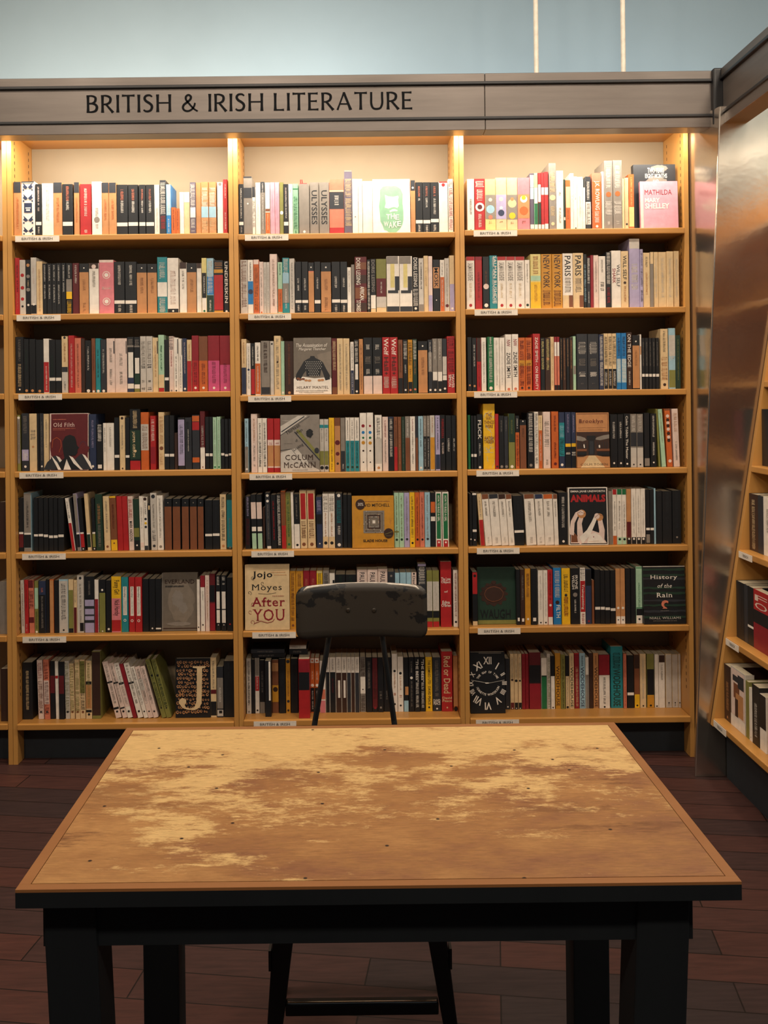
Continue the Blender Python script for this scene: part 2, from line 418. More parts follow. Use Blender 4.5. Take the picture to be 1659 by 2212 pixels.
# pale rods rising from the fascia to the ceiling
for px, l in ((1158, 'white rod rising behind the fascia, farther from the black corner post'), (1346, 'white rod rising behind the fascia, nearer the black corner post')):
    p = P(px, 100, 3.66); k = MB()
    k.tube([(p.x, 3.66, FT - 0.03), (p.x, 3.66, 3.35)], 0.0088, plain('rod_white', 'f4ead8', 0.5), 14)
    o = k.build('suspension_rod', smooth=False); tag(o, l, 'rod', 'rods holding the fascia')
# ================================================================ books: read off shelf by shelf
# one line per book: x0,x1,top,colour|marks ; marks  b:colour,y0,y1 (band)  s:colour,y0,y1 (worn lettering)
# t:colour,y0,y1,TEXT[,xfrac,wfrac] (lettering down the spine)  d:colour,y,r (dot)  r:colour,x0,x1,y0,y1 (patch)  l:dx (leaning)
SHELF = {}
K1 = 6.381; K3 = 3.318
def S_(bay, row, ox, oy, k, text): SHELF.setdefault((bay, row), []).append((ox, oy, k, text))
S_(1, 0, 0, 340, K1, '''175,292,340,T|b:N,340,490|s:O,560,1000
298,478,335,W|z:n|b:N,335,352
490,572,370,K|b:W,890,935|s:p,400,740|s:W,960,1040
580,735,360,W|s:g,390,860
738,858,348,T|b:N,348,490|s:O,560,900
862,1002,370,K|b:W,890,945|s:s,400,600|s:W,600,750
1020,1095,345,T|b:N,345,490|s:O,560,900
1105,1258,370,R|s:W,430,810|s:W,1000,1040
1268,1400,335,W|s:G,700,980|d:G,860,40
1404,1500,350,T|b:N,350,490|s:O,580,860
1503,1602,350,T|b:N,350,490|s:O,580,860''')
S_(1, 0, 240, 340, K1, '''76,228,378,K|b:W,900,950|s:s,440,590|s:W,600,760
236,372,378,K|b:W,895,945|s:s,440,590|s:W,600,760
385,474,378,K|b:W,895,945|s:s,440,590|s:W,600,760
482,592,378,K|b:W,895,945|s:s,440,590|s:W,600,760
597,668,380,W|s:g,700,1020
672,755,315,N|s:W,350,780,.8|s:R,810,990,.7
760,825,375,B|b:b,375,800|s:W,410,760|s:W,850,1030
830,890,690,O|s:M,720,1000
892,943,705,O|s:M,720,1000
946,1002,480,W
1005,1086,480,C|b:W,480,620
1089,1165,345,q|b:W,690,830|s:W,370,680,.8|s:W,850,1020,.7
1168,1240,350,T
1242,1340,340,T|b:b,680,830|s:W,420,670,.8|s:C,850,1040,.8
1346,1448,340,T|b:b,680,830|s:W,420,670,.8|s:C,850,1040,.8
1465,1543,345,W|d:G,370,22
1546,1602,305,R|s:W,370,560|s:W,760,990''')
S_(2, 0, 500, 340, K1, '''95,166,370,K|b:W,890,935|s:W,420,840|s:g,950,1030
168,284,265,G|b:N,265,285|b:N,420,560|b:G,950,1050|d:W,640,12
286,330,410,W|b:N,410,550|s:G,600,960,.7
334,398,350,W|s:p,600,850
402,462,340,G|b:N,340,485|s:W,360,480|s:W,500,1000
466,532,350,W|b:O,760,1050|b:U,710,745|s:C,780,1000
537,595,345,z|s:V,500,840
598,662,345,z|s:V,500,840
666,717,345,v|d:W,765,26
719,785,370,K|b:W,890,940|s:p,420,560|s:W,560,840
788,843,370,W|s:U,440,480
846,922,365,j|b:E,430,445|s:E,540,990,.6|s:E,1010,1040
932,1072,365,G|d:W,1025,18|k:R
1080,1206,345,G|t:K,455,925,ULYSSES
1212,1345,345,G|t:K,455,925,ULYSSES
1348,1552,300,s|b:N,480,712|b:C,455,476|b:R,970,1050|s:W,530,660,.3
1556,1664,180,q|b:G,180,200|s:C,290,945,.8|s:R,1035,1048''')
S_(2, 0, 740, 340, K1, '''137,212,300,W|d:G,820,9
215,272,300,W
276,412,330,W|s:p,370,380
937,1003,318,T|b:N,318,460|d:W,420,14
1006,1106,345,K|b:W,865,912|s:s,400,540|s:W,560,600|s:W,930,1020
1110,1210,345,K|b:W,865,912|s:s,400,540|s:W,560,690|s:W,930,1020
1213,1326,345,K|b:W,850,895|s:s,400,540|s:W,560,780|s:W,930,1020
1330,1452,335,W|b:R,335,350|d:R,380,24
1458,1524,300,W|s:R,330,1000,.7
1527,1556,310,C''')
S_(3, 0, 990, 330, K1, '''122,220,365,W|s:N,640,850|d:K,1066,10
225,368,360,R|s:W,385,470,.8|s:W,500,660,.6|d:W,750,62|d:M,750,34|s:W,840,1030,.3
371,513,365,y|b:G,580,915|d:b,780,58|d:p,650,26|d:s,890,30|s:U,945,980,.3
516,664,345,C|b:V,580,915|d:p,640,30|d:W,760,22|d:n,830,44|s:U,945,980,.3
668,816,345,C|b:G,580,920|d:C,700,60|d:Y,870,46|d:T,640,24|s:U,945,980,.3
820,984,345,P|b:T,575,905|d:W,640,50|d:O,800,60|d:Y,620,30|s:U,940,970,.3
988,1044,285,q|b:W,485,640|b:p,310,480|b:W,990,1050
1047,1095,280,j|b:y,310,480|b:W,485,700|b:W,990,1050|b:E,700,990
1098,1140,280,R|b:W,440,680|b:d,690,985|b:W,990,1050
1143,1185,275,R|b:W,480,580|b:W,990,1050
1188,1240,265,R|b:W,480,580|b:W,980,1050
1250,1349,145,G|s:C,260,545,.7|d:C,620,40|s:C,740,870,.6|d:C,980,24
1353,1448,250,W|s:G,390,400|s:N,540,600|s:G,760,960
1452,1478,370,d|b:W,890,930
1480,1545,380,O|b:C,470,760|s:U,780,920
1548,1638,330,W|s:G,560,640|d:K,1040,10''')
S_(3, 0, 1230, 330, K1, '''12,105,285,W|s:g,560,820
108,185,335,W|s:g,600,900
188,219,370,W|b:K,370,480
222,296,330,N|s:W,400,650,.5|b:W,680,990|s:N,700,980,.6
315,440,280,s|b:O,400,1040|t:W,390,790,J.K. ROWLING|s:W,810,960,.5|d:W,1015,18
446,480,262,W
484,596,110,G|s:W,180,480,.6|d:O,575,36|s:W,670,850,.8|s:W,950,990,.3
602,727,105,G|s:W,180,480,.6|d:O,565,36|s:W,670,850,.8|s:W,945,980,.3
730,759,350,C|b:N,300,355
762,815,345,C|d:K,985,14
818,892,298,O|b:y,750,1020|s:y,340,720''')
S_(1, 1, 10, 540, K3, '''62,108,58,R|s:K,110,200|s:K,220,300|s:s,310,420
108,149,72,g|d:R,182,13|d:R,272,13|d:R,352,12|d:K,405,8
150,187,72,K|d:T,110,12|d:G,190,13|d:G,285,14|s:C,220,260|d:W,395,8
188,228,55,g|b:K,395,457|s:p,130,240|d:W,390,9
229,271,82,C|s:T,140,440
272,303,98,K|s:W,110,220|s:W,250,350
304,338,98,K|s:W,110,220|s:W,250,350
339,371,98,K|s:W,110,220|s:W,250,375
372,405,95,K|s:W,110,220|s:W,250,385
406,439,95,K|s:W,110,220|s:W,235,300
441,484,95,K|s:W,110,200|b:G,210,300|b:Y,300,352|s:Y,365,450,.7
487,534,95,M|s:W,110,240
536,604,98,K|b:T,160,457|s:U,210,290|s:U,380,440|d:W,130,5
606,675,95,W|b:u,95,135|d:p,120,16|s:G,150,270
678,782,72,P|b:p,72,90|d:p,180,28|d:P,180,22|d:W,180,15|d:p,370,28|d:P,370,22|d:W,370,15|s:p,262,280,.7
785,861,85,K|b:W,362,386|s:W,110,250|s:W,395,450
864,946,85,K|b:W,362,386|s:W,110,250|s:W,395,450
948,1020,100,K|b:T,163,457|s:U,200,310|d:W,130,5
1023,1093,100,K|b:T,163,457|s:U,200,310|d:W,130,5
1095,1165,52,t|b:W,232,335|s:W,90,200,.6|s:W,345,450,.6
1167,1246,58,W|b:K,422,457|s:p,150,390,.5|d:W,438,7
1255,1305,90,W|b:u,90,135|s:G,150,280
1307,1376,95,K|b:T,160,457|s:U,210,300|d:W,130,5
1378,1411,95,W|b:u,95,132
1413,1447,58,y|b:K,165,345|b:W,345,457|s:W,190,310|d:E,438,8
1449,1498,60,b|b:B,190,320|s:W,80,310,.7|b:d,325,457|s:W,360,440
1500,1567,75,K|b:o,140,165|b:R,180,430|s:T,90,130,.8|b:o,435,457
1571,1607,80,K|t:W,85,380,UNDERSKIN|d:W,445,8''')
S_(2, 1, 505, 540, K3, '''48,99,72,g|s:U,80,420,.7
101,140,72,W|b:B,225,390|s:K,90,220|d:n,300,18
142,181,70,s|b:O,105,445|b:p,70,103|s:U,130,430,.6
184,212,85,p|d:O,448,6|s:G,130,400
213,235,88,g|s:G,130,400
236,257,88,g|s:G,110,400
259,311,30,p|s:U,70,400
316,349,88,e|b:O,280,445|s:K,100,180|s:U,310,420
350,397,57,t|s:W,65,170,.7|b:b,165,240|b:G,240,380|s:W,280,420
399,436,62,g|s:G,90,420
440,486,85,K|b:W,360,380|s:W,200,290|s:W,395,440
488,533,85,K|b:W,360,380|s:W,200,290|s:W,395,440
535,576,90,K|b:s,152,445|b:T,160,445|d:W,125,5
578,622,85,K|b:W,360,384|s:W,200,280
625,698,90,K|b:T,155,445|s:U,210,290|s:U,340,430|d:W,125,6
702,762,85,K|b:W,355,378|s:W,190,270|s:W,395,440
764,814,85,K|b:W,357,380|s:W,200,270|s:W,395,440
814,841,125,W|s:G,150,300
843,865,105,G
868,953,50,M|b:U,90,140|b:u,180,240|b:U,270,350|b:u,380,440|t:W,58,250,DORIS LESSING,.3,.35|t:W,262,360,AFRICAN,.6,.35|t:W,362,442,STORIES,.3,.35
956,979,70,K|s:W,80,430,.7
981,1018,65,K|t:G,72,300,DORIS LESSING|b:W,325,420|b:C,422,445
1021,1093,65,v|b:M,205,335|b:g,336,412|b:C,414,445|s:W,230,310,.15
1096,1187,45,W|r:y,.3,.62,70,270|r:G,.0,.9,46,100|r:N,.65,1,190,290|b:N,405,445|r:N,.1,.9,290,310
1189,1279,45,W|r:y,.3,.62,70,270|r:G,.0,.9,46,100|r:N,.65,1,190,290|b:N,405,445|r:N,.1,.9,290,310
1281,1324,55,K|t:W,55,265,DORIS LESSING|s:W,280,400,.8|d:W,420,9
1326,1361,60,g|b:G,390,445|s:N,90,280
1363,1393,42,C|s:T,130,260
1395,1424,45,p|b:V,325,440
1428,1475,70,K|b:T,125,275|t:K,130,270,MOSK|d:W,360,4
1479,1510,72,W|b:O,195,440|s:N,90,180|s:W,215,400
1512,1545,60,g|s:G,100,380|d:M,400,12
1547,1587,40,C|b:V,245,440|d:W,420,8''')
S_(3, 1, 995, 510, K3, '''41,100,148,W|b:R,148,176|t:G,195,320,SALMAN RUSHDIE|s:C,340,440|d:R,497,11
105,154,148,R|s:M,260,460|b:r,148,172
159,206,148,K|d:p,362,20|s:U,250,340|d:W,497,14
208,262,140,t|t:W,145,485,SALMAN RUSHDIE,.72,.42|s:W,150,480,.3
264,325,148,W|b:R,148,174|t:G,190,320,SALMAN RUSHDIE|s:C,340,440|d:R,497,11
327,390,148,W|b:R,148,174|t:G,190,320,SALMAN RUSHDIE|s:C,340,440|d:R,497,11
393,458,148,W|b:R,148,174|t:G,190,320,SALMAN RUSHDIE|s:C,340,440|d:R,497,11
461,496,172,W|d:d,495,10|s:G,200,330
501,575,130,y|b:Y,330,520|b:e,285,320|s:T,145,270,.5|s:o,350,470
577,654,130,o|t:u,138,372,NEW YORK|s:U,390,500,.7
656,730,130,o|t:u,138,372,NEW YORK|s:U,390,500,.7
732,804,125,W|t:K,142,288,PARIS|s:G,300,400,.6|b:C,425,520|r:U,.6,1,425,510
806,880,122,C|t:K,140,285,PARIS|s:G,300,400,.6|b:C,425,515|r:U,.6,1,425,510
882,904,130,K|s:b,205,470,.6
906,930,155,N|s:W,160,340,.7|s:W,400,480
932,952,138,r
953,988,138,p|s:G,180,400
990,1040,145,W|s:G,170,260|s:K,330,390,.5
1042,1078,115,K|s:W,120,340,.7|s:R,370,480,.6
1081,1149,105,W|t:K,205,365,WILL SELF,.72,.34|t:r,232,340,SHARK,.28,.34
1151,1203,108,C|t:K,140,312,WILL SELF,.5,.5|d:u,335,10|s:T,360,470
1209,1284,20,V|b:g,20,90|s:W,200,380,.6
1286,1308,95,V|s:N,110,210,.6|s:N,230,360,.6|s:N,390,470,.6
1310,1357,120,C|s:N,150,220,.3|s:T,260,420
1359,1383,115,G|b:C,115,200
1385,1417,115,C|s:g,160,440
1419,1475,115,C|s:g,160,440
1477,1525,110,C|s:g,160,440
1528,1566,108,C|s:g,160,440''')
S_(1, 2, 15, 710, K3, '''52,119,60,K|s:G,80,230,.3|s:C,255,415,.4|d:W,437,6
121,158,75,K|s:d,150,300|d:T,445,10
160,204,75,K|d:T,445,10
206,261,80,K|d:T,448,10
263,302,72,W|b:R,240,457|s:W,270,440
303,347,80,K|b:W,352,374|s:d,190,330
349,391,80,K|b:W,352,374
393,437,55,C|b:N,275,312|b:g,312,457|s:T,100,240|d:N,65,9|s:N,380,440
442,484,50,R|s:p,110,420
487,531,68,s|s:M,110,420
533,559,70,u
561,605,85,K|s:W,130,300|d:W,448,12
607,634,70,U|s:M,120,300|d:W,450,8
636,670,70,t|s:d,150,350|d:W,448,10
672,712,78,N|s:W,150,320|d:W,448,10
715,774,70,p|s:G,140,240|s:G,290,400|r:N,.85,1,90,180
776,860,70,p|s:G,170,270|s:G,310,400|r:N,.92,1,90,180
863,910,60,K|s:G,75,120,.7|b:G,120,133|r:W,.15,.9,170,352|b:n,354,392|b:W,395,430|b:n,432,457
912,953,60,K|s:G,80,120,.7|b:G,124,133|r:W,.15,.9,210,322|b:d,325,398|b:W,400,430|b:v,432,457
956,997,55,g|s:G,90,250,.6|s:K,255,285,.7|s:K,370,385,.4|s:K,420,440,.6
999,1043,55,g|s:G,90,250,.6|s:K,255,285,.7|s:K,370,385,.4|s:K,420,440,.6
1045,1084,65,C|s:T,120,350|r:N,.8,1,90,180
1086,1127,45,e|b:C,330,422|b:R,425,457|s:E,120,300
1129,1161,80,K|b:W,350,371
1163,1194,55,p|s:N,60,150,.8|s:R,160,270|d:G,448,7
1196,1229,65,W|r:N,.8,1,75,180|s:G,200,420|d:K,448,6
1231,1257,72,W|r:N,.8,1,75,190|s:G,200,420
1259,1289,70,n|s:p,100,320|d:W,432,8
1291,1324,80,C|b:R,232,457|s:T,110,220
1326,1374,50,r|b:R,230,457|s:M,240,400,.5|d:W,425,9
1376,1439,55,U|b:O,230,457|s:M,250,400,.4|d:W,425,9
1441,1524,50,r|b:m,230,457|s:M,240,390,.3|d:W,425,9
1526,1600,50,r|b:m,260,457|s:M,250,390,.3|d:W,425,9''')
S_(2, 2, 505, 710, K3, '''55,90,75,C|b:n,280,470|s:T,100,250
92,121,105,W|s:G,130,430|d:n,295,8
123,151,105,K|b:R,290,470|s:W,130,270
153,192,100,W|b:O,250,470|s:N,120,230|s:W,270,450
196,259,88,G|b:N,420,470|s:u,100,320,.4
262,288,90,g|d:K,110,7
290,337,52,C|s:G,70,430,.4|d:u,240,7
339,364,90,e|d:W,460,8
367,427,90,u|s:U,110,400|d:T,460,10
703,739,70,M|s:C,90,300,.6|b:U,420,470
741,784,70,C|s:G,110,440
786,830,70,C|s:G,110,440
837,861,95,W|b:n,300,470|s:N,110,280|s:W,320,440
863,897,80,K|r:W,.2,.8,255,365|s:W,90,240,.6|d:W,450,8
899,927,75,T|s:U,110,440
930,994,65,K|b:p,340,470|s:W,115,150,.4|s:G,200,250,.6|s:W,290,325,.4
996,1063,65,K|b:p,338,470|s:W,115,150,.4|s:G,200,250,.6|s:W,290,325,.4
1066,1119,62,R|t:W,72,190,Wolf|t:u,205,300,Hall|t:u,310,332,+,.5,.4|s:p,345,425,.7
1121,1175,62,R|t:W,72,190,Wolf|t:u,205,300,Hall|t:u,310,332,+,.5,.4|s:p,345,425,.7
1179,1211,80,U|b:K,355,470|s:u,110,310
1213,1247,80,K|s:W,95,220,.7|s:W,260,320|d:W,440,7
1249,1281,80,o|b:K,382,470|s:K,100,260,.7|s:K,290,350|d:s,440,8
1283,1314,75,d|s:W,85,220,.7|s:T,230,330|d:s,435,8
1321,1389,90,K|b:T,155,460|s:U,200,330|d:W,125,6
1393,1423,80,N|b:G,170,310|s:W,100,300|d:W,440,8
1425,1459,72,G|b:W,310,370|b:K,374,470|s:W,90,220|d:W,440,8
1461,1494,72,G|b:W,310,375|b:K,378,470|s:W,90,220|d:W,440,8
1496,1527,72,N|b:g,200,330|b:W,335,370|b:K,374,470|d:W,430,8
1529,1584,55,R|s:M,65,310,.8|t:W,330,415,SIMON,.35,.35|t:W,330,425,MAWER,.75,.35''')
S_(3, 2, 1000, 700, K3, '''32,64,95,K|d:T,440,7
66,98,100,K|s:W,150,300,.3|d:T,445,8
100,130,100,R|b:u,100,270|s:M,290,450
133,167,98,W|s:G,130,430
177,221,92,E|s:W,95,140|s:W,150,420,.5|d:W,460,12|b:Y,480,485
223,261,98,W|s:g,120,440
263,300,98,W|s:g,120,440
305,349,75,W|t:r,115,162,NW|t:K,205,385,ZADIE SMITH|d:s,470,10
353,398,73,W|t:r,110,158,NW|t:K,200,378,ZADIE SMITH|d:s,465,10
400,446,98,O|b:o,260,300|s:M,120,260,.6|s:M,280,440,.6|d:u,458,9
448,495,98,O|b:o,260,300|s:M,120,260,.6|s:M,280,440,.6|d:u,458,9
503,554,70,R|t:W,95,480,ZADIE SMITH - ON BEAUTY,.5,.38
557,589,100,K|s:y,110,330,.5
591,627,100,u|s:y,110,330,.5|d:T,250,10
629,653,92,C|s:T,100,440
655,673,92,r|b:W,130,230|b:s,230,438|b:K,438,485
674,693,92,r|b:W,130,230|b:s,230,438|b:K,438,485
696,715,100,K|s:T,110,400
717,739,100,u|s:T,110,400
741,764,100,K|s:T,110,300
766,788,95,u|s:T,110,320
790,810,88,e|b:G,300,360
816,893,72,N|s:g,130,215,.7|s:G,250,300,.6|s:W,345,375,.6|s:G,425,430,.3
896,973,72,N|s:g,130,215,.7|s:G,250,300,.6|s:W,345,375,.6|s:G,425,430,.3
976,1009,75,n|s:W,90,440,.6
1011,1039,68,C|b:K,322,465|s:K,90,300,.7|s:W,340,440,.5
1041,1069,68,C|b:K,322,465|s:K,90,300,.7|s:W,340,440,.5
1071,1100,68,C|b:K,322,465|s:K,90,300,.7|s:W,340,440,.5
1102,1134,65,B|b:b,250,420|s:W,250,410,.8|s:n,90,230,.5
1136,1172,65,B|b:b,250,420|s:W,250,410,.8|s:n,90,230,.5
1174,1212,60,u|t:W,72,310,ON THE EDGE|s:W,340,440
1215,1267,80,K|b:T,155,460|s:U,190,300|d:W,125,6
1269,1280,75,W|b:T,160,220
1282,1304,100,K|b:W,358,378|s:G,130,300
1306,1330,100,K|b:W,358,378|s:G,130,300
1332,1355,100,K|b:W,358,378|s:G,130,300
1357,1380,100,K|b:W,358,378|s:G,130,300
1382,1406,100,K|b:W,358,378|s:G,130,300
1417,1470,35,C|s:N,50,200,.3|s:T,230,400,.8|d:u,435,11
1475,1523,30,b|b:g,80,230|b:v,330,455|s:W,200,260,.6
1526,1560,80,d|s:v,100,400''')
S_(1, 3, 15, 875, K3, '''65,97,72,v|b:G,100,420|s:u,120,380|d:W,92,10
106,156,60,N|s:G,80,200,.5|b:V,320,400|s:W,330,390,.7|d:W,442,9
161,214,62,C|s:G,180,250,.7|d:T,300,8
216,234,62,K
236,262,60,N|s:G,120,400|d:W,440,7
264,300,64,C|s:G,100,300|d:U,440,6
584,640,66,n|s:V,110,300|d:W,440,9
642,688,140,K|s:W,140,260,.6|r:W,.2,.8,428,455
690,713,130,W|b:N,95,130|s:G,160,330
715,767,130,W|b:U,92,130|s:g,160,300
770,806,90,K|b:W,358,378
808,846,78,C|s:G,140,320|d:u,95,10|d:u,455,6
849,879,90,K|b:W,360,378
881,957,30,K|s:C,42,165,.4|b:d,180,388|t:C,190,372,JASPER GIBSON,.35,.3|b:R,400,470|d:C,330,10
960,1017,52,O|b:g,138,325|s:U,150,310,.6
1028,1065,78,R|s:W,105,258,.6|b:r,300,420
1087,1127,52,C|s:T,80,280,.6|d:U,310,14|s:T,350,440,.5
1129,1163,75,K|b:W,350,370|s:N,100,300
1165,1199,75,K|b:W,350,370|s:N,100,300
1201,1224,200,u
1226,1274,90,K|b:V,105,435|s:N,140,350,.5
1276,1324,90,N|s:K,120,300,.5|s:W,175,330,.15
1328,1381,72,N|b:O,78,118|b:R,122,180|b:O,376,412
1385,1419,45,M|b:W,305,470|s:g,150,300,.5|d:U,445,5
1422,1449,85,K|b:W,347,367|s:N,100,300
1451,1475,85,K|b:W,347,367|s:N,100,300
1477,1502,88,e|s:G,110,430|d:E,445,7
1505,1531,84,e|s:G,110,430|d:E,445,7
1534,1559,100,K|b:W,345,362
1561,1586,100,K|b:W,352,368
1588,1609,100,K|b:W,347,362''')
S_(2, 3, 510, 875, K3, '''62,88,98,b|b:G,300,485|s:N,110,320|d:W,460,8
108,152,64,p|s:T,100,270|s:G,290,440
155,187,95,W|s:K,130,250,.4|s:K,260,440,.5
189,221,95,W|s:K,125,250,.4|s:K,260,440,.5
225,269,97,R|b:p,250,450|b:T,290,440|s:R,270,280,.5
272,317,97,R|b:p,250,450|b:T,290,440|s:R,270,280,.5
599,630,102,g|b:t,142,165|s:G,170,260|b:v,330,430|d:K,450,13
632,663,102,g|b:t,142,165|s:G,170,260|b:v,330,430|d:K,450,13
667,704,92,Y|s:o,110,330|s:U,320,460,.3
706,748,92,U|b:T,150,480|d:M,270,18|d:M,350,14|d:u,420,9
750,781,92,G|b:N,330,485|s:W,420,460,.3
785,815,90,W|b:t,256,480|s:G,110,240|s:d,270,420|d:d,445,9
817,848,90,W|b:t,256,480|s:G,110,240|s:d,270,420|d:d,445,9
850,883,90,W|b:t,256,480|s:G,110,240|s:d,270,420|d:d,445,9
888,935,57,W|d:r,150,12|d:B,197,11|d:E,235,8|d:o,270,13|d:u,328,7|d:K,410,5
938,984,55,W|d:r,150,8|d:B,197,11|d:E,235,9|d:o,272,12|d:u,328,6|d:K,410,5
996,1045,72,W|s:N,90,240,.5|b:g,240,420|d:T,450,10
1050,1090,85,p|s:r,110,230|s:G,250,420
1092,1130,85,n|b:K,95,480|s:W,100,370,.5
1132,1157,85,U|s:u,110,420|b:R,300,470
1159,1185,85,U|s:T,110,420
1187,1210,85,d|s:G,110,420
1213,1246,82,G|b:U,235,470|s:W,100,220
1248,1284,82,W|s:r,100,190|s:G,200,420
1286,1304,80,N|b:U,235,470
1307,1341,80,b|s:N,100,300|d:W,450,8
1343,1365,78,G|b:K,225,460|s:W,100,200|s:W,240,440
1367,1388,78,G|b:K,225,460|s:W,100,200|s:W,240,440
1391,1424,75,g|b:o,232,462|s:T,90,210
1429,1462,75,V|b:n,355,460|s:N,90,320
1465,1499,72,K|s:R,100,240,.5|s:p,270,350,.4
1502,1544,75,K|s:N,90,300|s:W,240,330,.3
1546,1588,75,K|s:N,90,300|s:W,240,330,.3''')
S_(3, 3, 1000, 865, K3, '''36,53,105,E
58,76,110,K|b:W,385,405
78,99,110,K|b:W,385,405|s:N,140,300
101,140,100,K|t:W,142,280,FLICK|s:W,310,400,.3|d:W,480,9
146,229,25,Y|c:b|h:U,92,118,THE|h:U,118,142,WAY|h:U,145,170,THINGS|h:U,175,198,WERE|h:U,258,282,AATISH|h:U,284,308,TASEER
232,256,97,R|d:u,475,8
259,295,110,K|s:G,140,220|d:G,475,10
297,324,115,N|s:G,140,220|d:G,475,10
328,373,95,v|b:d,95,300|s:v,140,240|d:W,475,11
376,405,110,K|b:O,230,490|s:W,130,200|s:M,250,470,.5
408,455,140,K|b:U,178,490|s:u,200,260|d:W,150,5
463,509,90,K|s:W,95,370,.6|d:G,465,11
513,541,82,W|s:N,95,450,.6
543,570,108,C|b:O,215,490|s:U,120,200|s:W,240,430
576,627,82,p|s:G,150,330,.6|s:G,420,460,.3
636,685,80,O|s:M,110,220|s:M,300,410|d:M,455,11
689,729,85,n|b:t,160,400|s:b,170,260,.7|s:K,270,390,.7|d:W,462,10
733,774,85,n|b:Y,310,333|b:K,335,480|s:V,100,230|s:W,370,395,.8
777,816,85,n|b:Y,308,332|b:K,334,480|s:V,100,230|s:W,370,395,.8
1056,1108,100,K|s:W,155,270,.3|d:W,450,7
1110,1152,100,K|s:W,155,270,.3|d:W,450,7
1156,1196,95,K|t:W,112,420,Colm Tóibín The Master,.5,.4|d:W,455,7
1201,1245,98,G|b:N,230,330|b:g,340,480|s:W,110,220,.5|d:K,460,6
1247,1292,98,G|b:N,230,330|b:g,340,480|s:W,110,220,.5|d:K,460,6
1300,1338,90,K|b:G,415,470
1345,1387,95,K|s:W,110,260,.3|s:W,300,390,.3|d:W,445,6
1368,1381,58,v|l:36
1401,1431,60,e|s:G,90,300|l:26
1448,1487,57,O|b:U,57,70|d:p,110,12|d:u,138,12|d:p,160,12|d:u,180,12|d:p,205,12|d:u,235,12|d:p,262,12|d:u,285,12|d:p,435,12|l:18
1501,1544,57,p|s:T,90,220,.5|s:G,290,430,.3|l:12''')
S_(1, 4, 20, 1050, K3, '''58,102,85,K|b:W,330,345|b:M,346,440
105,157,50,b|b:G,52,335|b:W,336,349|b:K,349,442|b:G,444,470|s:N,110,300
176,207,85,K|b:W,346,362
209,243,85,K|b:W,344,361
246,279,85,K|b:W,348,366
283,315,85,K|b:W,355,373
317,348,85,K|b:W,354,372
350,391,85,K|b:W,348,366
402,428,85,W|b:R,265,470|s:N,110,230|l:50
432,452,85,K|l:44
456,484,52,V|b:G,55,330|b:W,335,346|b:K,347,440|b:G,440,470|l:32
490,518,85,K|b:W,332,343|b:R,343,440|d:W,452,5|l:28
538,564,52,C|b:W,336,346|b:d,347,440|b:C,442,470|l:26
588,612,85,K|b:W,330,342|b:v,343,438|d:W,450,5|l:12
616,668,60,d|s:T,130,270,.4|s:G,280,440,.4|l:8
674,718,70,C|s:G,100,330|d:U,435,9|l:10
720,766,70,U|b:Y,385,470|b:Y,70,82|s:M,130,300|d:U,410,6|l:12
770,808,70,R|l:10
810,847,70,R|l:10
851,887,70,p|s:R,90,240,.7|t:K,250,395,MARK HADDON|l:10
889,930,90,d|b:K,390,465|b:v,300,365|d:W,425,6|l:8
933,961,70,W|s:G,150,300|b:p,405,440|l:8
963,992,75,W|d:u,90,12|s:N,110,200|d:N,235,9|d:Y,265,9|d:N,292,9|b:N,428,465|l:8
994,1010,125,K|b:C,140,170
1013,1056,50,g|s:G,130,300|s:N,320,390,.5|d:N,75,14|d:N,430,10|l:6
1059,1102,68,W|s:G,90,370|d:G,435,10|l:6
1113,1165,90,K|b:U,148,465|d:G,120,4
1172,1227,90,K|b:U,148,465|d:G,120,4
1237,1288,90,K|b:U,148,465|d:G,120,4
1295,1346,90,K|b:U,148,465|d:G,120,4
1351,1394,90,K|b:U,148,465|d:G,120,4
1403,1455,100,K|b:W,343,360|s:N,150,320
1457,1508,100,K|b:W,340,358|s:N,150,320
1511,1554,60,C|s:N,80,390,.5|d:T,430,10
1559,1603,60,d|b:t,100,440|s:G,230,380|d:G,440,7''')
